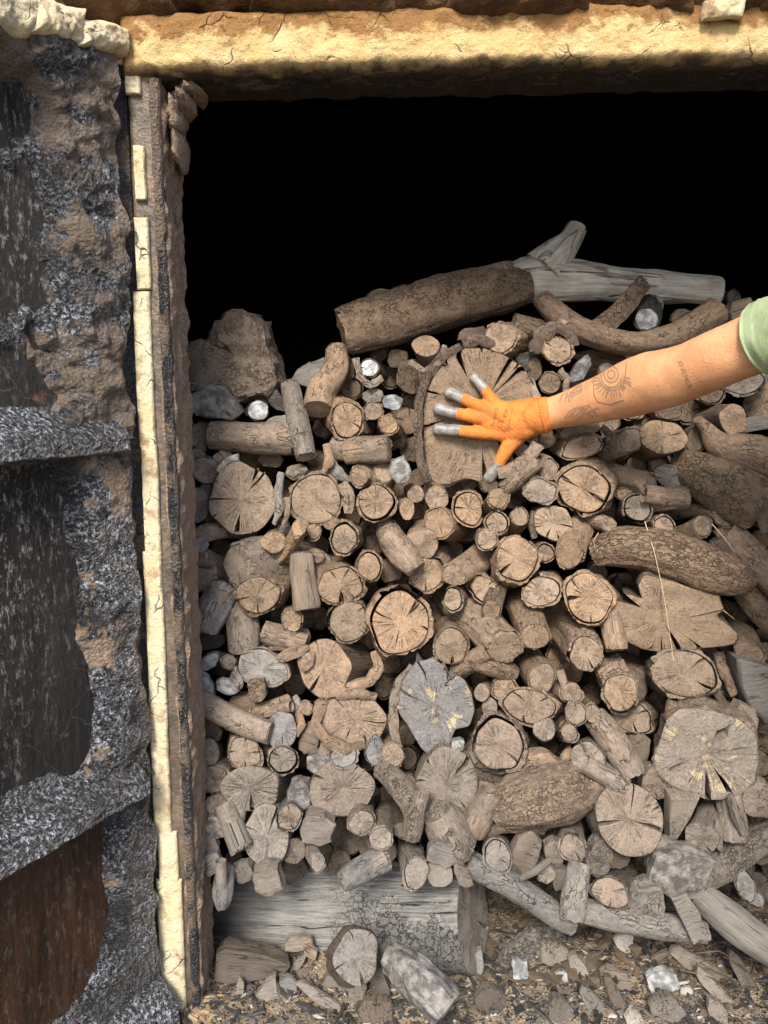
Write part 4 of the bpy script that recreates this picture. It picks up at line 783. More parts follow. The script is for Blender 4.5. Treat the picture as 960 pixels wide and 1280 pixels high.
T([(256, 786, -.02, 17), (266, 762, -.02, 20), (283, 734, .0, 18)], 'c', 'b', 2, '', 'blue-grey weathered billet leaning against the jamb', sc='c'); K(250, 786, 14, 5, 40, -.03, .6, 'm', 'bark rim scrap', name='bark_chip', cat='bark')
S(365, 776, 14, 14, 0, (40, 6), .14, -.05, 'b', 2, 'w', 'round log end with side spur'); T([(330, 790, -.03, 14), (350, 795, -.03, 15), (380, 798, .0, 14)], 'm', 'b', 1, 'stubby log lying sideways', sc='g'); T([(304, 816, -.02, 19), (303, 790, -.01, 21), (300, 762, .02, 20)], 'g', 'b', 1, '', 'stout upright billet below the log end with Y crack', sc='g'); S(436, 777, 26, 25, 0, (6, -6), .4, -.04, 'b', 4, 'm', 'round greyish log end', ex=((40, .03, .5),), missing=((100, 200),))
K(262, 800, 20, 12, 0, .05, .6, 'd', 'dark filler billet', name='wood_chunk', cat='wood chunk'); S(499, 777, 38, 41, 0, (4, -14), .4, -.05, 'b', 3, 'w', '', ex=((48, .085, .3), (155, .022, .1), (-15, .025, .1)), label='large V-cracked log end in the middle of the pile', wide=.6)
S(566, 749, 13, 15, 0, (14, -2), .3, -.04, 'g', 1, 'w', 'small bark-ringed log end'); S(614, 764, 12, 13, 0, (34, -40), .13, -.05, 'b', 2, 'w', 'small log end with torn bark tail', sc='d'); S(564, 808, 23, 23, 0, (2, -18), .3, -.05, 'b', 2, 'w', 'round log end with a heart notch below', ex=((-90, .10, .45),)); S(631, 808, 24, 22, -10, (-48, -50), .22, -.06, 'b', 1, 'w', 'bark-ringed log end of a slanting log', taper=1.15); S(669, 795, 18, 18, 0, (-10, -42), .2, -.05, 'b', 1, 'w', 'round log end of an upright-leaning log', taper=1.25)
S(732, 817, 22, 22, 0, (-26, -46), .2, -.05, 'b', 5, 'w', '', label='round cracked end of a fat bark log below the notched round log end', taper=1.35, sc='m'); T([(770, 812, -.05, 14), (768, 798, -.04, 15), (764, 778, .0, 14)], 'm', 'b', 0, 'short log pointing downward', sc='m')
S(776, 866, 23, 23, 0, (22, -26), .25, -.06, 'b', 3, 'm', '', ex=((-40, .05, .4),), label='forked log showing a small round cut and a wide oval cut', sc='m'); S(857, 842, 43, 28, -8, (-40, -16), .3, -.05, 'b', 1, 'g', '', ex=((-28, .05, .35),), label='x', amp=.03, sc='m'); merge_last()
S(790, 896, 27, 18, -20, (10, -24), .3, -.02, 'b', 2, 'g', 'half-covered log end with pale arc', ex=((-60, .05, .2),)); K(768, 845, 22, 26, 30, .0, .6, 'm', 'shadowed bark shoulder', name='wood_chunk', cat='wood chunk', mat=M_BARK)
# --- lower middle
T([(572, 836, -.01, 14), (592, 826, -.03, 14), (615, 832, -.03, 14), (640, 842, -.01, 12)], 'm', 'b', 1, '', 'arched bark stick below the heart-notched log end', name='branch', cat='branch'); S(405, 835, 33, 31, 0, (50, -12), .25, -.05, 'n', 2, 'm', '', ex=((-120, .05, .15), (75, .014, .2)), label='smooth tilted log end with a slanting split, loose bark arc at its right', sc='d')
strip([(470, 815, .0, 6), (473, 835, -.03, 7), (462, 852, -.04, 7), (438, 860, -.05, 7), (415, 866, -.05, 5)], 'm', .3, 'loose bark arc', thick=8); S(327, 834, 34, 23, -8, (46, 10), .22, -.04, 'b', 0, 'c', '', label='flat grey log end with bark trailing right, beside the silver char', sc='g'); K(322, 862, 13, 15, 20, -.06, .6, 'm', 'crumbled bark clod', name='bark_chip', cat='bark', mat=M_PLATE)
K(366, 816, 22, 8, 15, -.05, .4, 'm', 'leaf-shaped bark flake', name='bark_chip', cat='bark', mat=M_BARK); K(350, 810, 18, 3, 0, -.04, .8, 'd', 'thin bark flake', name='bark_chip', cat='bark', mat=M_BARK); K(384, 826, 9, 13, -30, -.05, .5, 'm', 'small bark flake', name='bark_chip', cat='bark', mat=M_BARK); S(286, 828, 9, 9, 0, (0, -8), .2, -.03, 'b', 1, 'g', 'tiny grey stick end', name='branch', cat='branch')
K(262, 826, 18, 9, 35, -.03, .5, 's', 'silver splintered char', mat=M_CHAR); K(258, 858, 9, 22, 25, -.03, .5, 's', 'silver splintered char prong', mat=M_CHAR); K(285, 858, 16, 9, -20, -.04, .5, 's', 'silver flaky char', mat=M_CHAR); K(296, 850, 9, 14, 0, -.03, .6, 'c', 'grey char lump', mat=M_CHAR)
K(304, 880, 18, 14, 0, .0, .6, 'm', 'brown billet', name='wood_chunk', cat='wood chunk'); T([(338, 916, -.07, 14), (312, 908, -.06, 15), (280, 893, -.05, 15), (235, 868, -.03, 15)], 'g', 'b', 1, '', 'branch sloping in from the jamb with a frosted grey tip', name='branch', cat='branch', sc='g'); T([(315, 890, -.02, 8), (338, 886, -.03, 11), (360, 876, -.01, 9)], 'm', 'b', 0, 'short tapered bark stick', name='branch', cat='branch')
S(352, 913, 18, 20, 0, (26, -16), .2, -.06, 'n', 3, 'u', 'purplish-grey log end', sc='d', missing=()); strip([(372, 890, -.03, 4), (377, 905, -.05, 5), (370, 920, -.05, 4)], 'm', .5, 'bark lip', thick=4); S(382, 885, 9, 9, 0, (0, -6), .25, -.03, 'b', 1, 'm', 'tiny ringed stick end', name='branch', cat='branch'); K(388, 922, 13, 22, -20, -.02, .6, 'm', 'brown split billet', name='wood_chunk', cat='wood chunk'); strip([(368, 870, -.02, 4), (373, 880, -.03, 4), (368, 892, -.02, 3)], 'c', .5, 'grey bark wisp', thick=3)
S(442, 900, 38, 29, 0, (10, -16), .4, -.05, 'n', 4, 'm', '', ex=((-70, .06, .2), (0, .03, .1)), label='oval log end with a loose bark collar under it', amp=.06); strip([(425, 866, -.03, 6), (402, 882, -.05, 8), (394, 905, -.06, 8), (408, 925, -.07, 9), (435, 938, -.07, 9), (455, 930, -.05, 5)], 'm', .3, 'loose bark collar', thick=7); strip([(420, 870, -.05, 5), (448, 866, -.06, 7), (470, 872, -.05, 5)], 'm', .3, 'crumbling bark brow', thick=5)
HT = [(165, 600), (200, 480), (260, 400), (340, 385), (395, 425), (405, 500), (430, 440), (480, 480), (512, 540), (528, 620), (505, 690), (440, 705), (425, 740), (400, 820), (340, 838), (285, 800), (255, 750), (220, 690), (190, 650)]
S(541, 882, 48, 55, 0, (4, -20), .4, -.06, 'n', 3, 'u', '', outline=OL(541, 882, 450, 720, 3.692, HT), ex=((68, .03, .05), (155, .025, .1), (110, .02, .15), (52, .03, .3)), label='large lobed purple-grey log end with tan rotten patches', wide=.6, fm=M_WOODP, sc='g', tilt=.3)
strip([(500, 945, -.06, 5), (493, 915, -.07, 6), (491, 880, -.06, 6), (500, 850, -.06, 5), (515, 832, -.05, 4)], 'g', .3, 'bark rim', thick=4)
S(602, 866, 9, 10, 0, (18, -18), .16, -.03, 'n', 0, 'g', 'short smooth peg', name='branch', cat='branch', sc='g'); S(612, 884, 9, 11, 0, (-4, -12), .2, -.02, 'n', 0, 'g', 'small dull peg', name='branch', cat='branch'); S(631, 861, 16, 14, 0, (10, 14), .2, -.03, 'b', 2, 'm', 'knob-like bark log end'); S(677, 848, 17, 21, -15, (-26, -14), .2, -.05, 'b', 1, 'g', 'oval log end in thick torn bark', sc='m'); S(661, 883, 34, 22, 0, (4, -14), .35, -.05, 'b', 4, 'm', '', ex=((95, .02, .1),), label='wide fan-cracked log end right of the short smooth peg', amp=.08)
S(622, 930, 34, 34, 0, (-10, -24), .35, -.07, 'g', 3, 'g', '', label='round log end in a thick dark bark ring with pale streaks', sc='g', proud=.004); S(680, 911, 13, 13, 0, (2, 16), .14, -.05, 'n', 1, 'g', 'small grey log end'); S(709, 914, 10, 13, 0, (-22, -8), .2, -.04, 'b', 1, 'm', 'small half-hidden log end'); S(714, 866, 14, 13, 0, (-4, -30), .14, -.05, 'b', 1, 'm', 'small log end with split bark sleeve'); S(720, 892, 13, 13, 0, (-10, -4), .3, -.06, 'b', 2, 'g', 'small bark-ringed log end'); S(741, 892, 10, 12, 0, (2, -6), .3, -.06, 'b', 2, 'm', 'narrow star-cracked log end'); S(712, 916, 11, 11, 0, (-4, -2), .3, -.08, 'b', 0, 'g', 'round grey stick end', name='branch', cat='branch'); strip([(700, 838, -.04, 5), (705, 855, -.05, 6), (712, 875, -.05, 3)], 'm', .6, 'split bark sleeve', thick=3)
S(430, 945, 17, 14, 0, (-22, 4), .2, -.07, 'b', 1, 'c', 'grey oval log end'); K(400, 952, 16, 14, 0, -.04, .6, 'c', 'ragged grey char clod', mat=M_CHAR); K(406, 935, 8, 9, 0, -.05, .6, 'g', 'small wood knob', name='wood_chunk', cat='wood chunk'); S(469, 941, 12, 18, 0, (4, -18), .25, -.06, 'b', 1, 'u', 'narrow blue-grey log end', ex=((100, .03, .2),)); S(492, 944, 15, 15, 0, (8, -24), .22, -.08, 'b', 1, 'w', 'round pale-hearted log end')
S(306, 942, 21, 21, 0, (4, -8), .3, -.06, 'b', 5, 'g', 'round grey log end with slits'); S(354, 950, 19, 17, -8, (8, -8), .3, -.07, 'g', 2, 'g', 'small log end split in layers', ex=((150, .06, .1),)); S(262, 942, 11, 16, 0, (0, -6), .25, -.05, 'n', 1, 'g', 'narrow grey log end'); S(268, 974, 17, 16, 0, (22, -20), .16, -.06, 'b', 0, 'g', 'bark stub beside the jamb'); S(313, 986, 34, 25, -8, (6, -12), .35, -.08, 'n', 7, 'g', '', label='wide oval log end with a fan of cracks beside the jamb', ex=((-10, .04, .35),), sc='g'); K(264, 910, 15, 18, 0, -.01, .6, 'd', 'dark filler billet', name='wood_chunk', cat='wood chunk'); K(335, 935, 12, 14, 0, -.01, .6, 'd', 'dark filler chunk', name='wood_chunk', cat='wood chunk')
S(427, 986, 38, 29, -5, (8, -24), .3, -.07, 'n', 4, 'm', '', label='broad brownish log end below the loose bark collar', ex=((60, .02, .3),), sc='g', amp=.07); S(558, 981, 37, 39, 0, (2, -10), .4, -.09, 'n', 3, 'g', '', ex=((125, .035, .05), (50, .06, .15), (-95, .012, .0)), label='round grey log end with wedge piece between two cracks', sc='g', wide=.6); K(605, 955, 28, 26, 0, -.02, .6, 'd', 'shadowed dark lump', name='wood_chunk', cat='wood chunk', mat=M_BARK); K(572, 931, 9, 9, 0, -.07, .6, 's', 'bright silver crumb', mat=M_CHAR)
T([(622, 1012, -.07, 26), (650, 1004, -.08, 36), (690, 992, -.07, 38), (732, 978, -.03, 32)], 'm', 'b', 2, '', 'bark-covered lump of log with a dark underside, right of the wedge-piece log end', bm=M_PLATE, lump=.08); K(672, 953, 24, 17, 10, -.05, .6, 'm', 'knotty bark stub', name='wood_chunk', cat='wood chunk', mat=M_BARK); strip([(715, 935, -.04, 6), (706, 955, -.05, 7), (690, 970, -.05, 4)], 'm', .5, 'bark ribbon', thick=5); K(611, 1012, 11, 17, -15, -.10, .5, 's', '', 'bright blue-silver char flake between the wedge-piece log end and bark lump', mat=M_CHAR)
strip([(600, 1046, -.08, 6), (625, 1036, -.09, 7), (655, 1034, -.09, 6), (680, 1040, -.07, 4)], 'd', .4, 'long bark underlip', thick=5)
# --- right lower
T([(793, 968, -.09, 17), (778, 944, -.08, 18), (762, 920, -.06, 18), (744, 896, -.03, 16)], 'm', 'b', 1, '', 'smooth log slanting down left of the giant gnarled log', sc='m'); S(735, 954, 18, 24, 10, (14, -24), .2, -.08, 'n', 1, 'g', 'pale oval log end', ex=((-50, .05, .5),), sc='g'); T([(780, 982, -.08, 14), (766, 974, -.08, 15), (748, 962, -.06, 14)], 'm', 'b', 0, 'short log tucked under', sc='g')
GN = [(440, 780), (470, 690), (495, 600), (555, 545), (650, 540), (750, 560), (835, 590), (895, 650), (908, 760), (895, 860), (830, 930), (750, 958), (680, 962), (600, 932), (520, 900), (455, 850)]
S(881, 943, 65, 62, 0, (26, -56), .32, -.09, 'n', 2, 'g', '', outline=OL(881, 943, 700, 740, 3.692, GN), ex=((50, .10, .12, .8), (-85, .05, .3), (-60, .04, .2), (-150, .05, .3, .9), (10, .04, .4, .8)), label='giant gnarled log with yellowish rot patches and holes', fm=M_WOODP, sc='g', sm=M_BARK, tilt=.3, lump=.07)
K(845, 905, 14, 30, 15, -.06, .5, 'm', 'rough bark shoulder', name='bark_chip', cat='bark', mat=M_PLATE); K(925, 905, 20, 26, -25, -.04, .6, 'g', 'fibrous bark shoulder', name='bark_chip', cat='bark', mat=M_BARK); K(817, 976, 18, 20, 0, -.05, .6, 'm', 'brown rounded billet', name='wood_chunk', cat='wood chunk', mat=M_BARK); K(795, 935, 16, 24, 0, .0, .6, 'g', 'shaded smooth billet', name='wood_chunk', cat='wood chunk')
K(946, 994, 24, 22, -20, -.06, .6, 'g', 'smooth grey log side', name='wood_chunk', cat='wood chunk', mat=M_BARK); S(787, 1024, 39, 37, 0, (2, -20), .35, -.10, 'n', 4, 'g', '', ex=((80, .02, .0), (28, .03, .25), (-60, .015, .3)), label='large plain oval log end below the slanting smooth log', sc='g', amp=.03); K(849, 1018, 20, 28, 0, -.07, .5, 'g', '', 'triangular wedge of wood pointing down left of a small round log end', name='wood_chunk', cat='wood chunk', poly=[(834, 990), (872, 992), (862, 1012), (842, 1046), (834, 1046)], rough=.04); S(877, 1048, 18, 17, 0, (-6, -48), .18, -.09, 'n', 1, 'g', 'small round log end', ex=((-60, .06, .4),), sc='g'); T([(918, 1052, -.08, 15), (916, 1030, -.07, 16), (910, 1004, -.04, 15)], 'g', 'b', 0, 'upright short log', sc='g'); T([(929, 1042, -.10, 5), (920, 1018, -.10, 6), (913, 996, -.08, 5)], 'g', 'n', 0, 'thin splint', name='branch', cat='branch', sc='g'); K(898, 1044, 5, 22, 5, -.09, .6, 'c', 'splintered grey sliver')
K(862, 1082, 52, 32, -20, -.09, .5, 'c', '', 'burl with blue-grey torn face at the lower right', name='burl', cat='burl', poly=[(808, 1090), (814, 1062), (832, 1054), (860, 1058), (890, 1068), (880, 1092), (866, 1112), (845, 1118), (824, 1110)], mat=M_CHAR); T([(868, 1098, -.08, 20), (900, 1080, -.06, 22), (935, 1058, -.05, 19), (985, 1036, -.03, 18)], 'm', 'b', 0, '', 'cracked bark limb rising right from the burl', sc='g', bm=M_PLATE); K(830, 1058, 14, 12, 10, -.08, .6, 'm', 'brown snapped block', name='wood_chunk', cat='wood chunk')
S(716, 1060, 17, 16, 0, (10, -24), .2, -.10, 'b', 3, 'g', 'cracked round log end', missing=((60, 120),)); K(692, 1062, 14, 16, 0, -.08, .6, 'm', 'smooth brown stub', name='wood_chunk', cat='wood chunk'); K(748, 1070, 18, 22, -15, -.08, .6, 'm', 'ragged bark stub', name='bark_chip', cat='bark', mat=M_PLATE); T([(715, 1152, -.13, 15), (717, 1130, -.12, 16), (720, 1108, -.11, 15), (724, 1084, -.09, 14)], 'c', 'b', 0, '', 'upright grey stick over the slanting pole', name='branch', cat='branch', sc='c'); S(762, 1116, 22, 18, 0, (4, -20), .2, -.11, 'b', 2, 'm', 'squarish pale log end', ex=((-100, .04, .4),), amp=.09, sc='d'); K(805, 1122, 24, 24, 0, -.10, .6, 'c', '', 'grey cone-shaped knob on the lowest pole', name='wood_chunk', cat='wood chunk', mat=M_BARK); K(770, 1068, 20, 14, 0, -.06, .6, 'd', 'dark recess lump', name='wood_chunk', cat='wood chunk')
T([(716, 1158, -.10, 11), (690, 1140, -.10, 15), (645, 1110, -.10, 16), (585, 1076, -.09, 15)], 'g', 'b', 0, '', 'slanting pole running down right from the base log', name='branch', cat='branch', sc='c'); T([(880, 1166, -.09, 13), (830, 1158, -.10, 16), (770, 1148, -.10, 16), (705, 1134, -.08, 14)], 'g', 'b', 0, '', 'lowest pole lying along the ground behind the litter', name='branch', cat='branch', sc='c'); K(861, 1146, 14, 34, 22, -.13, .4, 'c', '', 'splintered grey stake stabbing down over the lowest pole', name='wood_chunk', cat='wood chunk', poly=[(838, 1122), (858, 1118), (874, 1140), (876, 1166), (866, 1178), (856, 1160)])
S(932, 1108, 11, 17, 8, (8, -40), .16, -.09, 'b', 0, 'c', 'narrow oval log end'); S(946, 1125, 10, 7, 0, (4, -10), .2, -.09, 'b', 0, 'c', 'small flat log end'); T([(872, 1116, -.08, 16), (905, 1142, -.10, 21), (935, 1166, -.11, 22), (985, 1200, -.11, 20)], 'c', 'b', 0, '', 'weathered limb sloping out at the lower right edge', side_mat=M_PEEL, sc='c'); K(948, 1062, 20, 14, 20, -.03, .6, 'd', 'dark filler lump', name='wood_chunk', cat='wood chunk')
# --- lower left, over the base log
S(362, 1022, 16, 15, 0, (-2, -12), .25, -.10, 'b', 4, 'w', 'small pinkish log end', sc='u'); S(333, 1046, 25, 33, 20, (-4, -14), .25, -.09, 'n', 5, 'c', '', label='tilted grey fan-shaped log end above the base log', sc='c', amp=.08); S(366, 1064, 16, 13, 0, (-6, -16), .25, -.07, 'n', 0, 'd', 'dull brown cut', sc='d'); K(397, 1034, 22, 20, -10, -.08, .6, 'g', 'blocky brown chunk', name='wood_chunk', cat='wood chunk'); K(375, 992, 16, 20, 0, -.06, .6, 'u', 'tarry purple clod', mat=M_CHAR); T([(303, 1062, -.10, 17), (296, 1040, -.09, 10), (300, 1012, -.07, 9)], 'g', 'b', 0, 'bent club-shaped stick', name='branch', cat='branch', sc='c')
S(452, 1028, 18, 14, 25, (4, -10), .25, -.11, 'b', 2, 'g', 'small kidney-shaped log end'); S(476, 1048, 15, 13, 0, (8, -14), .25, -.12, 'b', 2, 'g', 'small ragged log end'); S(397, 1079, 9, 11, 0, (4, -28), .14, -.11, 'b', 1, 'c', 'tiny ringed cut above the base log', sc='c', name='branch', cat='branch'); T([(427, 1102, -.14, 13), (445, 1092, -.13, 16), (480, 1074, -.10, 16)], 'c', 'b', 0, 'grey stub resting on the base log', sc='c'); K(335, 1096, 20, 22, 15, -.10, .6, 'c', 'grey split wedge', name='wood_chunk', cat='wood chunk'); T([(278, 1134, -.13, 8), (278, 1115, -.13, 13), (282, 1085, -.10, 11)], 'c', 'b', 0, 'hanging grey stub', sc='c'); K(305, 1088, 14, 13, 0, -.09, .6, 'g', 'grey lump'); K(264, 1078, 16, 14, 35, -.08, .5, 'c', 'grey slab', name='wood_chunk', cat='wood chunk'); S(270, 1006, 13, 12, 0, (-4, -10), .2, -.07, 'b', 1, 'g', 'half-hidden small log end'); K(268, 1032, 14, 16, 0, -.07, .6, 'c', 'frosted grey lump', mat=M_CHAR); K(262, 1056, 12, 13, 0, -.07, .6, 'g', 'smooth grey stub', name='wood_chunk', cat='wood chunk')
T([(512, 1046, -.12, 12), (518, 1015, -.12, 14), (500, 985, -.10, 15), (478, 962, -.06, 14)], 'm', 'b', 0, '', 'sinuous bark limb curling down left of the wedge-piece log end', bm=M_PLATE, lump=.09); S(519, 1003, 8, 9, 0, (0, -6), .2, -.08, 'b', 0, 'd', 'tiny dark stick end', name='branch', cat='branch'); S(512, 978, 9, 9, 0, (0, -6), .2, -.08, 'b', 0, 'd', 'small dark stick end', name='branch', cat='branch'); S(502, 1038, 10, 9, 0, (0, -6), .2, -.10, 'b', 0, 'd', 'small hollow stick end', name='branch', cat='branch')
T([(575, 1066, -.11, 24), (562, 1042, -.11, 27), (550, 1016, -.07, 26)], 'm', 'b', 0, 'short fat bark log', bm=M_PLATE, lump=.07); K(553, 1066, 22, 14, -20, -.14, .4, 'c', 'grey flat wedge', name='wood_chunk', cat='wood chunk'); S(520, 1092, 16, 18, 0, (-22, -22), .16, -.14, 'b', 2, 'c', 'pale round cut on the base log', sc='c'); S(549, 1092, 16, 14, -25, (10, -12), .16, -.13, 'n', 0, 'c', 'streaked pale cut', fm=M_PEEL, sc='c'); K(578, 1092, 10, 18, 25, -.13, .5, 'g', 'small bark tongue', name='bark_chip', cat='bark', mat=M_BARK); T([(590, 1040, -.09, 17), (598, 1022, -.09, 20), (606, 990, -.05, 20)], 'm', 'b', 0, 'shaded brown stub', sc='m')
S(622, 1070, 18, 18, 0, (-2, -16), .25, -.11, 'g', 3, 'g', 'round log end with frayed bark ring'); K(655, 1064, 18, 30, -25, -.08, .5, 'g', 'slanting split board', name='wood_chunk', cat='wood chunk'); S(682, 1092, 12, 11, 0, (4, -14), .2, -.10, 'b', 1, 'g', 'small squarish cut'); T([(652, 1098, -.12, 4), (670, 1088, -.13, 5), (688, 1074, -.11, 4)], 'g', 'n', 0, 'thin bare twig', name='twig', cat='twig', sc='g'); K(700, 1096, 12, 14, 0, -.09, .6, 'd', 'dark filler stub', name='wood_chunk', cat='wood chunk'); K(640, 1090, 12, 10, 0, -.08, .6, 'd', 'dark filler stub', name='wood_chunk', cat='wood chunk')
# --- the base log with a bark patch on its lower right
T([(592, 1148, .0, 62), (540, 1147, .029, 62), (470, 1145, .067, 62), (380, 1142, .116, 61), (300, 1140, .159, 59), (225, 1140, .2, 57)], 'c', 'n', 3, '', 'big pale grey base log lying across the bottom of the pile', sc='B', lump=.02, ell=1.0, side_mat=M_BASE, amp=.02)
# ------------------------------------------------------------------ log ends deeper in the pile, seen through the gaps
bpy.context.view_layer.update()
def gap_fill():
    dg = bpy.context.evaluated_depsgraph_get(); top = np.array([(236, 505), (350, 500), (400, 470), (440, 440), (560, 440), (600, 420), (680, 395), (760, 400), (860, 410), (960, 410)], float)
    def gap(x, y):
        if y < np.interp(x, top[:, 0], top[:, 1]) or x < 243: return False
        d = P(x, y, 1.0) - CAM; hit, loc, *_ = scene.ray_cast(dg, Vector(CAM), Vector(d).normalized())
        return (not hit) or loc.y > Yf(y) + 0.075
    pts = [(x, y) for y in range(415, 1110, 7) for x in range(243, 968, 7) if gap(x, y)]
    r = random.Random(5); r.shuffle(pts); done = []; P_ = set(pts)
    for x, y in pts:
        near = sum(1 for dx in (-7, 0, 7) for dy in (-7, 0, 7) if (x + dx, y + dy) in P_)
        if near < 5 or any(math.hypot(x - a, y - b) < (c + 9) for a, b, c in done): continue
        far = sum(1 for q in pts if math.hypot(q[0] - x, q[1] - y) < 22)
        rad = 8 + min(12, far * 0.45); done.append((x, y, rad))
    print('gap logs', len(done))
    return done
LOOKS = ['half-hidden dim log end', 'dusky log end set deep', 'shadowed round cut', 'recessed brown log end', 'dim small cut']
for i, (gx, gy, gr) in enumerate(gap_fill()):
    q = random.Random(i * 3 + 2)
    S(gx, gy, gr, gr * q.uniform(.85, 1.1), q.uniform(0, 90), (q.uniform(-12, 12), q.uniform(-12, 8)), .3, q.uniform(.07, .13), q.choice('bbng'), q.choice((1, 2, 3)), q.choice('mdddd' if gy < 850 else 'gdddd'), LOOKS[i % 5])  # mostly dark tones: the shade between the logs is put into their colour
# ------------------------------------------------------------------ labels: each named by its look and by a neighbour one can find
LM = [(640, 535, 'the gloved hand'), (461, 460, 'the white round log end'), (303, 624, 'the bare star-cracked disc'), (395, 624, 'the worm-eaten log end'), (300, 440, 'the domed stump'),
      (499, 777, 'the large V-cracked log end'), (730, 612, 'the log end split in two'), (646, 699, 'the wedge-cracked round log end'), (828, 775, 'the big broken half-disc'), (881, 940, 'the giant gnarled log'),
      (541, 882, 'the lobed purple-grey log end'), (622, 930, 'the thick-ringed round log end'), (442, 900, 'the loose-collared oval log end'), (405, 835, 'the smooth tilted log end'), (323, 744, 'the Y-cracked log end'),
      (313, 986, 'the fan-cracked oval log end'), (558, 981, 'the wedge-piece log end'), (787, 1024, 'the large plain oval log end'), (840, 700, 'the long ridged bark log'), (735, 748, 'the notched round log end'),
      (857, 842, 'the forked log'), (430, 1140, 'the pale base log'), (680, 998, 'the bark-covered lump'), (790, 428, 'the curved branch'), (540, 384, 'the long top log'), (829, 546, 'the flat-topped pale log end'),
      (379, 728, 'the upright peeled log'), (425, 732, 'the deep-slotted log end'), (862, 1082, 'the blue-grey burl'), (650, 1112, 'the slanting pole'), (905, 608, 'the thick bark log'), (732, 817, 'the fat bark log')]
def rel(x, y, lx, ly):
    a = math.degrees(math.atan2(ly - y, x - lx)); d = abs(a)
    if d < 27: return 'right of'
    if d > 153: return 'left of'
    v = 'above' if a > 0 else 'below'
    if 63 < d < 117: return 'just ' + v
    return v + (' and right of' if d < 90 else ' and left of')
used = {}
for root, x, y, look, label, cat, a in REG:
    if not label:
        opts = sorted(LM, key=lambda l: math.hypot(l[0] - x, l[1] - y)); k = 0
        opts = [o for o in opts if math.hypot(o[0] - x, o[1] - y) > 12]
        label = None
        for o in opts[:5]:
            t_ = '%s %s %s' % (look, rel(x, y, o[0], o[1]), o[2])
            if t_ not in used: label = t_; break
    used[label] = 1
    tag(root, label, cat, 'wood piled in the kiln opening')
for _q in REG:
    _l=_q[0]['label']
    if len(_l.replace('-',' ').split())>16: print('LONG', _l)
# ------------------------------------------------------------------ the person reaching in from the right
def tube(bm, pts, n=20, ell=None):
    pts = [(np.array(p, float), r) for p, r in pts]; C = np.array([p for p, r in pts]); R = np.array([r for p, r in pts]); n0 = len(pts); sub = 6
    tt = np.linspace(0, n0 - 1, (n0 - 1) * sub + 1); rows = []; prev = None
    def cr(a, u):
        i = min(int(u), n0 - 2); f = u - i; p0, p1, p2, p3 = a[max(i - 1, 0)], a[i], a[i + 1], a[min(i + 2, n0 - 1)]
        return 0.5 * (2 * p1 + (p2 - p0) * f + (2 * p0 - 5 * p1 + 4 * p2 - p3) * f * f + (3 * p1 - p0 - 3 * p2 + p3) * f ** 3)
    Cc = np.array([cr(C, u) for u in tt]); Rr = np.array([cr(R, u) for u in tt])
    # round both ends
    tg0 = Cc[0] - Cc[1]; tg0 /= np.linalg.norm(tg0); tg1 = Cc[-1] - Cc[-2]; tg1 /= np.linalg.norm(tg1)
    for k in (0.5, 0.85, 0.99): Cc = np.concatenate([[Cc[0 if k == .5 else 0] + tg0 * 0], Cc]) if False else Cc
    capA = [(Cc[0] + tg0 * Rr[0] * math.sin(a), Rr[0] * math.cos(a)) for a in (1.5, 1.2, .8, .4)]; capB = [(Cc[-1] + tg1 * Rr[-1] * math.sin(a), Rr[-1] * math.cos(a)) for a in (.4, .8, 1.2, 1.5)]
    allp = capA + list(zip(Cc, Rr)) + capB
    for i, (c, r) in enumerate(allp):
        tg = allp[min(i + 1, len(allp) - 1)][0] - allp[max(i - 1, 0)][0]; tg = tg / (np.linalg.norm(tg) + 1e-9)
        if prev is None: A = np.cross(tg, (0.31, 0.52, 0.79))
        else: A = prev - tg * float(prev @ tg)
        A /= np.linalg.norm(A); prev = A; B = np.cross(tg, A)
        row = []
        for j in range(n):
            o = A * math.cos(2 * math.pi * j / n) * r + B * math.sin(2 * math.pi * j / n) * r
            if ell is not None: o = o * np.array(ell)
            row.append(bm.verts.new(c + o))
        rows.append(row)
    for a, b in zip(rows[:-1], rows[1:]):
        for j in range(n): bm.faces.new((a[j], a[(j + 1) % n], b[(j + 1) % n], b[j]))
    bm.faces.new(rows[0][::-1]); bm.faces.new(rows[-1])
def remeshed(name, parts, voxel, smooth_it, mats, parent=None, fn=None):
    bm = bmesh.new()
    for p in parts: tube(bm, *p[:1], **(p[1] if len(p) > 1 else {}))
    bmesh.ops.recalc_face_normals(bm, faces=bm.faces[:])
    me = bpy.data.meshes.new(name); bm.to_mesh(me); bm.free(); tmp = bpy.data.objects.new('tmp', me); COL.objects.link(tmp)
    m = tmp.modifiers.new('r', 'REMESH'); m.mode = 'VOXEL'; m.voxel_size = voxel
    s_ = tmp.modifiers.new('s', 'SMOOTH'); s_.iterations = smooth_it; s_.factor = 0.5
    bpy.context.view_layer.update(); ev = tmp.evaluated_get(bpy.context.evaluated_depsgraph_get()); nm = bpy.data.meshes.new_from_object(ev)
    bpy.data.objects.remove(tmp); nm.name = name
    co = np.zeros(len(nm.vertices) * 3); nm.vertices.foreach_get('co', co); co = co.reshape(-1, 3)
    if fn is not None:
        no = np.zeros(len(nm.vertices) * 3); nm.vertices.foreach_get('normal', no); co = fn(co, no.reshape(-1, 3)); nm.vertices.foreach_set('co', co.reshape(-1))
    nm.materials.clear()
    for x in mats: nm.materials.append(x)
    nm.polygons.foreach_set('use_smooth', [True] * len(nm.polygons)); nm.update()
    o = bpy.data.objects.new(name, nm); COL.objects.link(o)
    if parent is not None: o.parent = parent
    return o
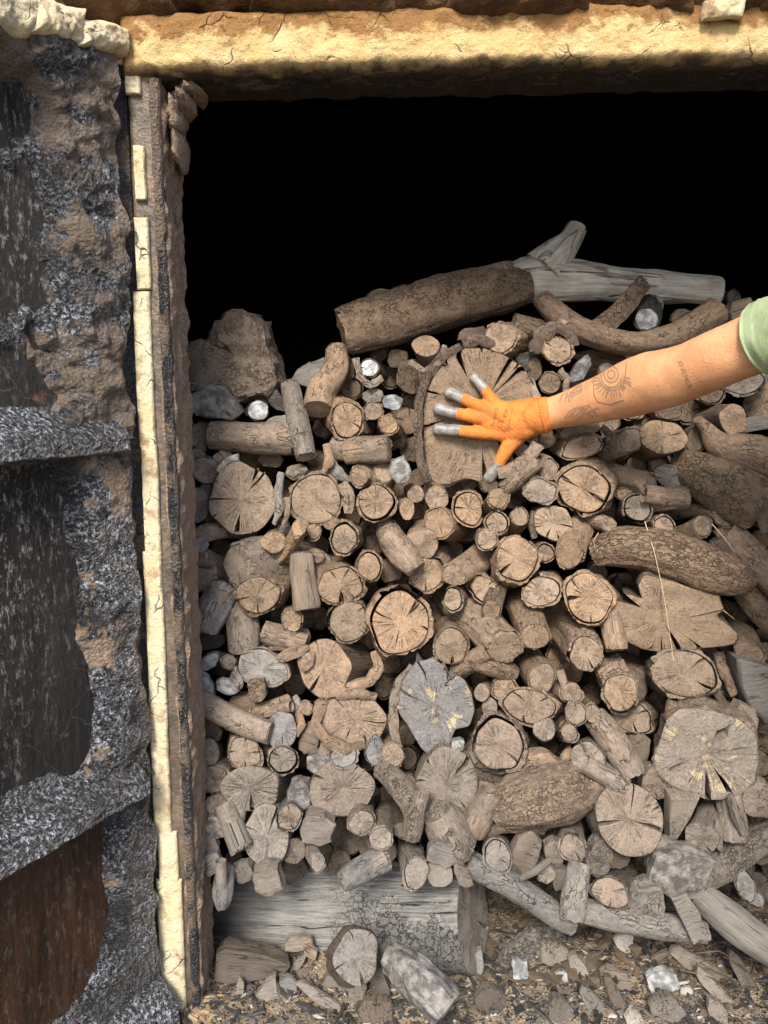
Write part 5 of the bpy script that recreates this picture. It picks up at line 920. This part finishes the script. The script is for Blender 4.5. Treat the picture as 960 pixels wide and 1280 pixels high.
def mat_skin():
    t = NT('skin'); o = t.node('TexCoord').outputs['Object']; n = t.noise(o, 13, 5, 0.65); f = t.noise(o, 320, 3, 0.6); fr = t.noise(o, 150, 2)
    c = t.mix(t.ramp(n, 0.35, 0.65), (0.53, 0.25, 0.125, 1), (0.65, 0.36, 0.195, 1)); c = t.mix(t.ramp(fr, 0.68, 0.76, 0, 0.35), c, (0.40, 0.19, 0.10, 1))
    c = t.mix(t.math('MULTIPLY', t.ramp(t.noise(o, 45, 6, 0.8), 0.56, 0.68), t.ramp(t.noise(o, 11, 3), 0.45, 0.62, 0, 0.55)), c, (0.16, 0.09, 0.055, 1))
    m = t.out(c, 0.5, t.bump(t.math('ADD', f, t.math('MULTIPLY', n, 0.6)), 0.0012), 0.35)
    t.b.inputs['Subsurface Weight'].default_value = 0.12; t.b.inputs['Subsurface Radius'].default_value = (0.012, 0.005, 0.003); t.b.inputs['Subsurface Scale'].default_value = 0.5
    return m
def mat_knit():
    t = NT('orange_knit'); o = t.node('TexCoord').outputs['Object']; n = t.noise(o, 35, 4, 0.6); w = t.noise(t.vec(o, (1, 1, 1)), 480, 3, 0.6)
    wv = t.node('TexWave', {'Vector': o, 'Scale': 95.0, 'Distortion': 2.5, 'Detail': 2.0, 'Detail Scale': 3.0}, wave_type='BANDS', bands_direction='DIAGONAL').outputs['Fac']
    c = t.mix(t.ramp(n, 0.35, 0.7), (0.60, 0.205, 0.045, 1), (0.42, 0.14, 0.04, 1)); c = t.mix(t.ramp(wv, 0.0, 0.5, 0.12, 0.0), c, (0.52, 0.16, 0.03, 1)); c = t.mix(t.ramp(w, 0.55, 0.75, 0, 0.4), c, (0.75, 0.36, 0.12, 1)); c = t.mix(t.ramp(t.noise(o, 60, 6, 0.8), 0.53, 0.66, 0, 0.45), c, (0.22, 0.10, 0.045, 1))
    return t.out(c, 0.85, t.bump(t.math('ADD', w, t.math('MULTIPLY', wv, 0.35)), 0.0010), 0.2)
def mat_dip():
    t = NT('grey_rubber'); o = t.node('TexCoord').outputs['Object']; n = t.noise(o, 70, 3, 0.6)
    wv = t.node('TexWave', {'Vector': o, 'Scale': 90.0, 'Distortion': 1.5}, wave_type='BANDS', bands_direction='X').outputs['Fac']
    return t.out(t.mix(t.ramp(n, 0.35, 0.65), (0.13, 0.13, 0.13, 1), (0.27, 0.27, 0.265, 1)), 0.38, t.bump(t.math('ADD', t.math('MULTIPLY', n, 0.5), t.math('MULTIPLY', wv, 0.3)), 0.0010), 0.5)
def mat_cloth(name, a, b):
    t = NT(name); o = t.node('TexCoord').outputs['Object']; n = t.noise(o, 14, 4, 0.6, 0.4); w = t.noise(o, 600, 2)
    return t.out(t.mix(t.ramp(n, 0.35, 0.65), (*a, 1), (*b, 1)), 0.9, t.bump(t.math('ADD', n, t.math('MULTIPLY', w, 0.15)), 0.004), 0.2)
M_SKIN = mat_skin(); M_KNIT = mat_knit(); M_DIP = mat_dip(); M_SHIRT = mat_cloth('green_cloth', (0.24, 0.31, 0.17), (0.34, 0.42, 0.26)); M_TROUSERS = mat_cloth('dark_trousers', (0.05, 0.05, 0.055), (0.08, 0.08, 0.085))
M_BOOT = mat_simple('boot_leather', (0.06, 0.04, 0.03), (0.12, 0.08, 0.05), 60, 0.6, 0.002); M_HAIR = mat_simple('dark_hair', (0.02, 0.014, 0.01), (0.05, 0.035, 0.025), 200, 0.6, 0.004)
M_INK = mat_simple('tattoo_ink', (0.33, 0.20, 0.12), (0.25, 0.17, 0.115), 200, 0.6, 0.0005); M_PRINT = mat_simple('dark_print', (0.30, 0.10, 0.03), (0.22, 0.08, 0.03), 200, 0.8, 0.0005)
# the disc the hand rests on: find its surface under the hand
bpy.context.view_layer.update()
_dg = bpy.context.evaluated_depsgraph_get()
def surfY(px, py):
    d = P(px, py, 1.0) - CAM; hit, loc, *_ = scene.ray_cast(_dg, Vector(CAM), Vector(d).normalized()); return loc.y if hit and loc.y < 0.4 else 0.30
HYf = float(np.median([surfY(x, y) for x in range(560, 650, 15) for y in range(480, 580, 15)])); print('hand on', HYf)
def H(px, py, off, rp): return (P(px, py, HYf - off), rp * mpp(px, py, HYf - off))
arm_px = [(668, 521, .245, 19), (690, 516, .243, 21), (715, 510, .225, 24), (745, 501, .195, 29), (780, 489, .155, 34.5), (810, 479, .115, 37), (835, 473, .075, 36.5), (865, 462, .03, 36), (900, 447, -.015, 37), (945, 429, -.06, 39), (1010, 402, -.13, 43), (1082, 372, -.20, 50)]
HYo = HYf - 0.035 - .245
arm = [(P(x, y, Y + HYo * max(0, 1 - i * .2)), r * mpp(x, y, Y)) for i, (x, y, Y, r) in enumerate(arm_px)]
sh = arm[-1][0]
torso = [((.95, -.36, .80), .145), ((.90, -.36, .95), .14), ((.80, -.36, 1.10), .15), ((.74, -.36, 1.22), .15), ((.71, -.36, 1.30), .09)]
parts = [(arm,), ([(sh, .058), ((.70, -.30, 1.27), .07), ((.71, -.40, 1.27), .07), ((.70, -.54, 1.25), .055)],), (torso,),
         ([((.70, -.36, 1.30), .055), ((.67, -.36, 1.40), .052)],), ([((.65, -.36, 1.46), .070), ((.655, -.36, 1.52), .082), ((.665, -.36, 1.56), .076)],), ([((.575, -.36, 1.505), .010), ((.560, -.36, 1.475), .013)],),
         ([((.665, -.275, 1.50), .016), ((.665, -.272, 1.48), .012)],), ([((.665, -.445, 1.50), .016), ((.665, -.448, 1.48), .012)],), ([((.585, -.36, 1.44), .022), ((.60, -.36, 1.425), .03)],),
         ([((.70, -.55, 1.24), .052), ((.74, -.60, 1.02), .043), ((.66, -.58, .88), .034), ((.60, -.56, .78), .026), ((.57, -.56, .72), .03)],),
         ([((.94, -.27, .80), .09), ((.80, -.25, .50), .066), ((.85, -.25, .30), .055), ((.90, -.25, .08), .04)],), ([((.95, -.45, .80), .09), ((.84, -.47, .48), .066), ((.89, -.47, .30), .055), ((.95, -.47, .08), .04)],)]
def armfn(co, no):
    # elbow crease, and a softer swelling of the forearm muscle
    e = P(833, 474, .06); d = np.linalg.norm((co - e) * np.array((1.6, 1, 0.7)), axis=1); co = co + no * (-0.0045 * np.exp(-(d / 0.018) ** 2))[:, None]
    b = P(795, 462, .13); d = np.linalg.norm(co - b, axis=1); co = co + no * (0.003 * np.exp(-(d / 0.04) ** 2))[:, None]
    return co + no * (0.0012 * fbm(co * 28, 3, 2))[:, None]
person = remeshed('person', parts, 0.0055, 4, [M_SKIN], None, armfn)
tag(person, 'person in a green shirt reaching in from the right with a gloved hand', 'person')
# shirt with its sleeve, trousers, boots, hair
sl = [(arm[9][0] * .84 + arm[10][0] * .16, arm[9][1] * 1.15), (arm[10][0], arm[10][1] * 1.17), (arm[11][0], arm[11][1] * 1.12)]
def sleevefn(co, no):
    return co + no * (0.004 * np.abs(vnoise(co * np.array((30, 30, 30)), 4)) + 0.002 * fbm(co * 60, 6, 2))[:, None]
def flat_tube(name, pts, mat, parent, thick, n=40, fn=None):
    """open sleeve: outer wall, hem, inner wall"""
    C = np.array([p for p, r in pts]); R = np.array([r for p, r in pts]); m = 26; tt = np.linspace(0, 1, m) ** 1.5 * (len(pts) - 1); rows = []; prev = None
    for inner in (0, 1):
        for k in (range(m) if inner else range(m - 1, -1, -1)):
            u = tt[k]; c = np.array([np.interp(u, range(len(pts)), C[:, a]) for a in range(3)]); r = np.interp(u, range(len(pts)), R)
            c2 = np.array([np.interp(min(u + .1, len(pts) - 1), range(len(pts)), C[:, a]) for a in range(3)]); c1 = np.array([np.interp(max(u - .1, 0), range(len(pts)), C[:, a]) for a in range(3)])
            tg = c2 - c1; tg /= np.linalg.norm(tg); A = np.cross(tg, (0, 0, 1.0)); A /= np.linalg.norm(A); B = np.cross(tg, A)
            hem = (0.0012, 0.0022, 0.0022, 0.0, 0.0016, 0.0, 0.0018)[k] if k < 7 and not inner else 0
            for j in range(n):
                a = 2 * math.pi * j / n; rr = r - (thick if inner else 0) + hem + 0.0025 * vnoise(np.array((math.cos(a) * 3, math.sin(a) * 3, u * 3.0)), 2) * (0.5 if k < 2 else 1.3)
                rows.append(c + A * math.cos(a) * rr + B * math.sin(a) * rr)
    return mesh_obj(name, rows, grid_faces(2 * m, n, True), mat, parent, True)
flat_tube('sleeve', sl, M_SHIRT, person, 0.004)
remeshed('shirt', [([(p, r + .014) for p, r in torso[:4]],), ([(sh, .068), ((.70, -.30, 1.27), .082), ((.71, -.40, 1.27), .082), ((.70, -.55, 1.24), .068), ((.725, -.585, 1.09), .06)],)], 0.009, 3, [M_SHIRT], person, sleevefn)
remeshed('trousers', [([((.94, -.27, .84), .108), ((.80, -.25, .50), .084), ((.85, -.25, .30), .075), ((.895, -.25, .11), .062)],), ([((.95, -.45, .84), .108), ((.84, -.47, .48), .084), ((.89, -.47, .30), .075), ((.945, -.47, .11), .062)],), ([((.95, -.30, .84), .13), ((.95, -.42, .84), .13)],)], 0.01, 3, [M_TROUSERS], person)
for yy, xx in ((-.25, .90), (-.47, .95)): remeshed('boot', [([((xx + .03, yy, .055), .05), ((xx - .08, yy, .045), .042), ((xx - .16, yy, .035), .032)],), ([((xx, yy, .05), .045), ((xx, yy, .15), .05)],)], 0.008, 2, [M_BOOT], person)
remeshed('hair', [([((.69, -.36, 1.47), .072), ((.685, -.36, 1.53), .085), ((.665, -.36, 1.575), .074)],)], 0.008, 2, [M_HAIR], person)
# the glove: palm and five fingers, one skin
FING = [('little', [(622, 512, .016, 9.5), (612, 497, .017, 7.4), (604, 485, .018, 6.2), (593, 472, .010, 6.2)]),
        ('ring', [(625, 519, .016, 10), (601, 508, .019, 7.6), (583, 500, .021, 6.6), (562, 491, .010, 6.7)]),
        ('middle', [(625, 528, .016, 10), (597, 522, .019, 7.8), (573, 517, .022, 6.8), (548, 511, .010, 6.9)]),
        ('index', [(628, 538, .016, 10), (601, 541, .019, 7.8), (576, 538.5, .021, 6.8), (548, 536, .010, 6.9)]),
        ('thumb', [(650, 540, .018, 12), (637, 556, .022, 9.5), (626, 575, .020, 7.4), (612, 597, .011, 7.2)])]
gp = [([H(q[0], q[1], q[2], q[3] * 1.1) for q in f],) for _, f in FING]
gp += [([H(676, 516, .026, 20), H(655, 516, .024, 18), H(634, 513, .021, 12), H(618, 507, .018, 9)],), ([H(676, 520, .026, 20), H(654, 527, .024, 20), H(632, 530, .021, 14), H(612, 530, .019, 10)],), ([H(668, 524, .026, 20), H(648, 536, .023, 17), H(630, 541, .02, 11), H(610, 541, .019, 9)],), ([H(650, 530, .024, 16), H(630, 520, .022, 14), H(612, 514, .019, 9)],)]
gp += [([(arm[0][0], arm[0][1] * 1.12), (arm[0][0] * .55 + arm[1][0] * .45, arm[1][1] * 1.13)],)]
def glovefn(co, no): return co + no * (0.0008 * fbm(co * 55, 4, 3))[:, None]
glove = remeshed('glove', gp, 0.0022, 5, [M_KNIT, M_DIP], person, glovefn)
tips = [np.array(H(*f[-1])[0]) for _, f in FING]; mids = [np.array(H(*f[-2])[0]) for _, f in FING]
for pl in glove.data.polygons:
    c = np.array(pl.center); di = [np.linalg.norm(c - t_) for t_ in tips]; k = int(np.argmin(di)); ax_ = (mids[k] - tips[k]); L_ = np.linalg.norm(ax_); u = (c - tips[k]) @ ax_ / L_ / L_
    lim = (1.15, 0.80, 0.95, 0.98, 0.85)[k]
    if u < lim or (pl.normal.y > 0.25 and c[0] < P(665, 520, HYf)[0]): pl.material_index = 1
# knitted cuff roll
ring = []; c0 = arm[0][0] * .50 + arm[1][0] * .50; tg = arm[1][0] - arm[0][0]; tg /= np.linalg.norm(tg); A_ = np.cross(tg, (0, 0, 1.0)); A_ /= np.linalg.norm(A_); B_ = np.cross(tg, A_)
for i in range(40):
    a = 2 * math.pi * i / 40
    for j in range(8):
        b = 2 * math.pi * j / 8; rr = arm[1][1] * 1.13 + 0.0022 * math.cos(b); ring.append(c0 + tg * 0.003 * math.sin(b) + (A_ * math.cos(a) + B_ * math.sin(a)) * rr)
mesh_obj('cuff', ring, [(i * 8 + j, i * 8 + (j + 1) % 8, ((i + 1) % 40) * 8 + (j + 1) % 8, ((i + 1) % 40) * 8 + j) for i in range(40) for j in range(8)], M_KNIT, glove)
# print and tattoos, laid on the surface
def bvh_of(o): return BVHTree.FromPolygons([v.co[:] for v in o.data.vertices], [p.vertices[:] for p in o.data.polygons])
B_ARM, B_GLOVE = bvh_of(person), bvh_of(glove)
def lay(bv, x, y, lift):
    d = Vector(P(x, y, 1.0) - CAM).normalized(); loc, no, *_ = bv.ray_cast(Vector(CAM), d)
    return None if loc is None else np.array(loc - d * lift)
def strokes(name, lines, bv, mat, parent, w=1.2, lift=0.0008):
    V = []; F = []
    for ln in lines:
        pts = []
        for (x0, y0), (x1, y1) in zip(ln[:-1], ln[1:]):
            n = max(2, int(math.hypot(x1 - x0, y1 - y0) / 2.0)); pts += [(x0 + (x1 - x0) * i / n, y0 + (y1 - y0) * i / n) for i in range(n)]
        pts.append(ln[-1]); prev = None
        for i, (x, y) in enumerate(pts):
            a, b = pts[max(i - 1, 0)], pts[min(i + 1, len(pts) - 1)]; dx, dy = b[0] - a[0], b[1] - a[1]; l = math.hypot(dx, dy) + 1e-9
            p = lay(bv, x - dy / l * w / 2, y + dx / l * w / 2, lift); q = lay(bv, x + dy / l * w / 2, y - dx / l * w / 2, lift)
            if p is None or q is None: prev = None; continue
            V += [p, q]; k = len(V) - 2
            if prev is not None: F.append((prev, prev + 1, k + 1, k))
            prev = k
    return mesh_obj(name, V, F, mat, parent, True)
def lettering(name, txt, x, y, ang, size, bv, mat, parent, lift=0.0008):
    cu = bpy.data.curves.new('t', 'FONT'); cu.body = txt; cu.size = size; cu.resolution_u = 2; to = bpy.data.objects.new('t', cu); COL.objects.link(to); bpy.context.view_layer.update()
    me = bpy.data.meshes.new_from_object(to.evaluated_get(bpy.context.evaluated_depsgraph_get())); V = [v.co[:2] for v in me.vertices]; F = [tuple(p.vertices) for p in me.polygons]; bpy.data.objects.remove(to)
    c, s_ = math.cos(math.radians(ang)), math.sin(math.radians(ang)); out = []
    for u, v in V:
        p = lay(bv, x + u * c + v * -s_ * 1.0 * (-1) * -1, y - u * s_ - v * c, lift); out.append(p if p is not None else P(x, y, HYf))
    return mesh_obj(name, out, F, mat, parent, False)
lettering('lettering', 'Bovera', 617.5, 534, 76, 8.5, B_GLOVE, M_PRINT, glove); lettering('lettering', 'CE', 626.5, 536, 76, 9.5, B_GLOVE, M_PRINT, glove); lettering('lettering', 'EN 388', 631.5, 522, 76, 3.6, B_GLOVE, M_PRINT, glove)
strokes('lettering', [[(635, 535), (641, 510)], [(629, 520), (631, 513), (635, 514), (633, 521), (629, 520)]], B_GLOVE, M_PRINT, glove, 0.8)
lettering('tattoo', 'XI·XI·MCX', 846.5, 451, -69, 8.2, B_ARM, M_INK, person)
circ = lambda cx, cy, rx, ry, a0=0, a1=360, n=22, rot=0: [(cx + rx * math.cos(math.radians(a)) * math.cos(math.radians(rot)) - ry * math.sin(math.radians(a)) * math.sin(math.radians(rot)), cy + rx * math.cos(math.radians(a)) * math.sin(math.radians(rot)) + ry * math.sin(math.radians(a)) * math.cos(math.radians(rot))) for a in np.linspace(a0, a1, n)]
eye = [circ(764, 468, 9, 10), circ(764, 468, 4.5, 5), circ(764, 469, 13, 15, 10, 215), circ(765, 470, 16, 18, 5, 160)]
for a in range(5, 170, 9): eye.append([(764 + 15 * math.cos(math.radians(a)), 469 + 16 * math.sin(math.radians(a))), (764 + (22 + a % 4 * 2) * math.cos(math.radians(a + 5)), 469 + (24 + a % 5 * 1.5) * math.sin(math.radians(a + 5)))])
eye += [[(783, 452), (782, 466), (781, 480)], [(742, 474), (742, 492), (746, 502), (762, 506), (780, 500)]]
strokes('tattoo', eye, B_ARM, M_INK, person, 1.5)
strokes('tattoo', [[(712, 503), (710, 495), (727, 486), (727, 489), (713, 497)], [(712, 492), (727, 481)], [(703, 493), (699, 503)], [(709, 491), (706, 503)], [(714, 486), (726, 480), (727, 486)]], B_ARM, M_INK, person, 1.8)
mane = [[(706 + i * 4.2, 524 - i * 1.0), (712 + i * 4.4, 513 - (i % 3) * 2), (720 + i * 3.6, 512 - (i % 2) * 3)] for i in range(9)] + [[(712, 520), (724, 510), (736, 506), (742, 514), (747, 521)], [(722, 524), (732, 516), (742, 521)]]
strokes('tattoo', mane, B_ARM, M_INK, person, 1.5)
# ------------------------------------------------------------------ litter on the kiln floor
def Yg(px, py, z=0.01):
    xc = (px - 480) / FPX; yc = -(py - 640) / FPX; d = np.array((xc, cP + yc * sP, -sP + yc * cP)); t = (z - CAM[2]) / d[2]; return float((CAM + d * t)[1])
REG0 = len(REG)
def G(x, y, w, h, rot, c, label, name='wood_chip', cat='wood chip', mat=None, poly=None, tilt=.9, z=0.012, th=None, rough=.08):
    return K(x, y, w, h, rot, 0, .5, c, '', label, name=name, cat=cat, mat=mat, poly=poly, tilt=tilt, on=Yg(x, y, z), th=th, rough=rough * 1.6)
G(318, 1202, 46, 15, -6, 'd', 'charred plank with a tan left end on the ground before the base log', 'charred_plank', 'plank', M_PEEL, [(271, 1190), (278, 1184), (330, 1190), (362, 1200), (358, 1208), (310, 1216), (272, 1214)], .5, .03, 12)
S(446, 1196, 25, 23, 0, (3, -2), .07, -.15, 'n', 6, 'c', '', label='ash-dusted cracked block end standing before the base log', sc='d', name='charred_block', cat='block', amp=.12, wide=1.2)
T([(560, 1262, -.25, 24), (540, 1240, -.23, 25), (515, 1215, -.20, 23), (490, 1196, -.17, 18)], 'c', 'n', 2, '', 'burnt ashy log piece lying against the foot of the base log', sc='c', name='charred_log', cat='log', lump=.09, side_mat=M_CHAR)
G(446, 1232, 13, 16, 0, 'c', 'bluish block under the ash-dusted block', tilt=.3, z=.02); G(420, 1226, 14, 16, 30, 'g', 'grey-tan wedge left of the bluish block', tilt=.6); G(478, 1238, 10, 22, 25, 'd', 'dark splint beside the burnt ashy log piece', tilt=.6)
G(336, 1242, 14, 14, 20, 'c', 'square grey chip below the charred plank'); G(360, 1232, 12, 8, -15, 'u', 'slate-blue chip below the charred plank'); G(330, 1220, 7, 24, 30, 'g', 'slim slanting splinter on the charred plank', tilt=.7); G(300, 1240, 5, 14, 5, 'g', 'pale upright splinter by the jamb', tilt=.7)
G(374, 1178, 18, 9, 10, 'w', 'tan squared stick end on the base log foot', tilt=.2, z=.05); G(388, 1188, 11, 6, -30, 'w', 'small tan cylinder chip before the base log', tilt=.3, z=.04); G(400, 1246, 34, 5, -22, 'g', 'long thin splinter pointing right below the bluish block', tilt=.8); G(372, 1205, 14, 4, 35, 'c', 'silver twig on the charred plank', tilt=.6)
G(662, 1182, 48, 18, 12, 'g', 'rough grey bark slab lying on the ground right of the base log', 'bark_slab', 'bark', M_PLATE, [(614, 1202), (632, 1182), (668, 1166), (700, 1164), (710, 1178), (690, 1190), (650, 1200)], .9, .02, 6, .12)
G(695, 1196, 20, 14, 0, 'g', 'dusty flat stone below the rough bark slab', 'stone', 'stone'); G(650, 1214, 11, 10, 0, 's', 'blue-white char nugget below the bark slab', 'charcoal_chunk', 'chunk', M_CHAR); G(700, 1222, 12, 6, 20, 's', 'blue-grey folded flake right of the char nugget', 'ash_flake', 'ash flake', M_CHAR); G(596, 1208, 8, 20, -15, 'c', 'pale fragment at the corner of the base log', tilt=.4)
G(780, 1178, 12, 11, 0, 'p', 'pale knuckle-shaped nub under the lowest pole', 'bone_like_nub', 'nub', M_PEEL, tilt=.5); G(846, 1186, 4, 12, -10, 'w', 'short upright pale twig under the splintered stake', 'twig', 'twig', tilt=.3)
G(872, 1206, 36, 8, -22, 'm', 'long light-brown splinter at the lower right', tilt=.9); G(895, 1236, 26, 8, -38, 'w', 'pale tan splinter near the lower right corner', tilt=.9); G(828, 1228, 20, 11, -5, 's', 'frosted blue-white char lump at the lower right', 'charcoal_chunk', 'chunk', M_CHAR); G(768, 1224, 18, 9, -10, 'm', 'brown curled chip left of the frosted char lump'); G(743, 1256, 20, 9, -40, 'g', 'grey splint slanting at the bottom edge'); G(833, 1260, 22, 14, 0, 'c', 'grey-green cut block at the bottom edge', 'wood_chunk', 'wood chunk', M_PEEL, tilt=.4); G(792, 1274, 13, 9, 0, 'p', 'cream square stub at the bottom edge', tilt=.4); G(772, 1250, 8, 22, 35, 'd', 'dark flat splint left of the grey-green block'); G(722, 1210, 16, 9, -50, 'c', 'dark slate chip right of the flat stone'); G(895, 1262, 12, 10, 0, 'g', 'brown clod at the lower right', 'clod', 'clod'); G(700, 1262, 16, 12, 0, 'd', 'dark clod at the bottom edge', 'clod', 'clod'); G(612, 1250, 20, 12, 0, 'd', 'earthy clod right of the burnt ashy log', 'clod', 'clod'); G(470, 1262, 22, 10, 0, 'd', 'sandy clod at the bottom edge', 'clod', 'clod'); G(930, 1222, 9, 26, 30, 'd', 'dark leaf-like sliver at the right edge'); G(820, 1202, 26, 5, 18, 'd', 'dark bent sliver under the splintered stake'); G(858, 1240, 8, 4, 10, 'p', 'tiny pale chip right of the frosted char lump')
for q in REG[REG0:]: tag(q[0], q[4], q[5], 'litter on the kiln floor')
# dry stalks
def stalk(pts, r, label, name='straw', cat='straw', mat=None, ground=False):
    C = np.array([P(x, y, (Yg(x, y, .03) if ground else Yf(y)) + d) for x, y, d in pts]); n0 = len(C); tt = np.linspace(0, n0 - 1, n0 * 5); V = []
    Cc = np.array([[np.interp(t, range(n0), C[:, k]) for k in range(3)] for t in tt]); Cc[1:-1] = (Cc[:-2] + Cc[1:-1] * 2 + Cc[2:]) / 4
    for i in range(len(Cc)):
        tg = Cc[min(i + 1, len(Cc) - 1)] - Cc[max(i - 1, 0)]; A = np.cross(tg, (0.2, 1, 0.1)); A /= np.linalg.norm(A); B = np.cross(tg, A); B /= np.linalg.norm(B)
        for j in range(5): V.append(Cc[i] + (A * math.cos(j * 1.2566) + B * math.sin(j * 1.2566)) * r * (1 - .5 * i / len(Cc)))
    o = mesh_obj(name, V, grid_faces(len(Cc), 5, True), mat or M_STRAW, None, True); tag(o, label, cat, 'dry stalks'); return o
M_STALK = mat_simple('dark_stalk', (0.06, 0.045, 0.03), (0.14, 0.11, 0.075), 60, 0.8, 0.0005)
M_STRAW = mat_simple('straw', (0.38, 0.29, 0.18), (0.50, 0.41, 0.28), 60, 0.7, 0.0005)
stalk([(806, 652, -.06), (818, 690, -.10), (830, 745, -.09), (842, 826, -.09)], .0011, 'long straw hanging over the ridged log and half-disc')
stalk([(890, 655, -.07), (905, 672, -.07), (918, 690, -.06)], .0011, 'short straw stem above the right end of the ridged log'); stalk([(898, 758, -.05), (908, 766, -.06), (918, 774, -.05)], .0009, 'short straw right of the half-disc'); stalk([(748, 666, -.05), (742, 676, -.06), (744, 688, -.05)], .0009, 'curled straw above the notched round log end')
for i, (a, b, c) in enumerate((((868, 1192, 0), (900, 1188, -.01), (935, 1215, 0)), ((880, 1210, 0), (915, 1222, -.01), (945, 1262, 0)), ((905, 1196, 0), (932, 1210, -.02), (955, 1246, 0)), ((850, 1212, 0), (890, 1222, 0), (925, 1250, 0)))):
    stalk([a, b, c], .0018, ('dark stalk arching under the right-hand limb', 'brown stalk running to the lower right corner', 'outermost stalk by the right edge', 'low stalk left of the corner stalks')[i], mat=M_STALK, ground=True)
# uncountable small litter
def litter(name, n, x0, x1, y0, y1, smin, smax, mat, label, seed, flat=.5):
    r = random.Random(seed); V = []; F = []; G_ = []
    for i in range(n):
        px_ = r.uniform(x0, x1); py_ = y0 + (y1 - y0) * r.random(); Y = Yg(px_, py_, 0.0); p = P(px_, py_, Y); s_ = smin + (smax - smin) * r.random() ** 2.2; e = r.uniform(1, 2.6) if r.random() < .75 else r.uniform(3, 6)
        v, f = hull([(r.uniform(-1, 1), r.uniform(-1, 1), r.uniform(-1, 1)) for _ in range(8)]); a = r.uniform(0, 6.28); ca, sa = math.cos(a), math.sin(a)
        base = len(V); zc = float(gz(np.array(p[0]), np.array(p[1])))
        for q in v:
            ux, uy, uz = q[0] * s_ * e, q[1] * s_, q[2] * s_ * flat; V.append((p[0] + ux * ca - uy * sa, p[1] + ux * sa + uy * ca, zc + uz + s_ * flat * .5)); G_.append((ux, uy, uz + i))
        F += [tuple(base + k for k in t) for t in f]
    o = mesh_obj(name, V, F, mat, None, False, G_); tag(o, label, 'litter', kind='stuff'); o.color = (.2, .17, .14, 1); return o
litter('charcoal_litter', 2300, 215, 985, 1150, 1330, .0015, .010, mat_simple('char_bits', (.012, .012, .013), (.07, .068, .068), 120, .5, .002, .5), 'small black charcoal crumbs strewn over the kiln floor', 3)
litter('wood_litter', 1300, 215, 985, 1150, 1330, .0009, .008, mat_simple('tan_bits', (.07, .06, .05), (.23, .185, .14), 40, .85, .002), 'small brown wood and bark bits strewn over the kiln floor', 4, .35)
litter('ash_litter', 1700, 215, 985, 1150, 1330, .0010, .0042, mat_simple('ash_bits', (.2, .2, .2), (.42, .41, .385), 40, .8, .002), 'pale ash flecks and grit strewn over the kiln floor', 5, .5)
litter('dark_flakes', 260, 590, 985, 1150, 1240, .004, .018, mat_simple('dark_bits', (.04, .032, .025), (.17, .13, .095), 40, .85, .002), 'dark leafy flakes under the lowest poles', 6, .25)
litter('grit_by_door', 500, 150, 270, 1210, 1330, .0015, .008, mat_simple('grit_bits', (.10, .07, .05), (.38, .28, .17), 40, .85, .002), 'tan grit heaped at the foot of the door post', 7, .6)
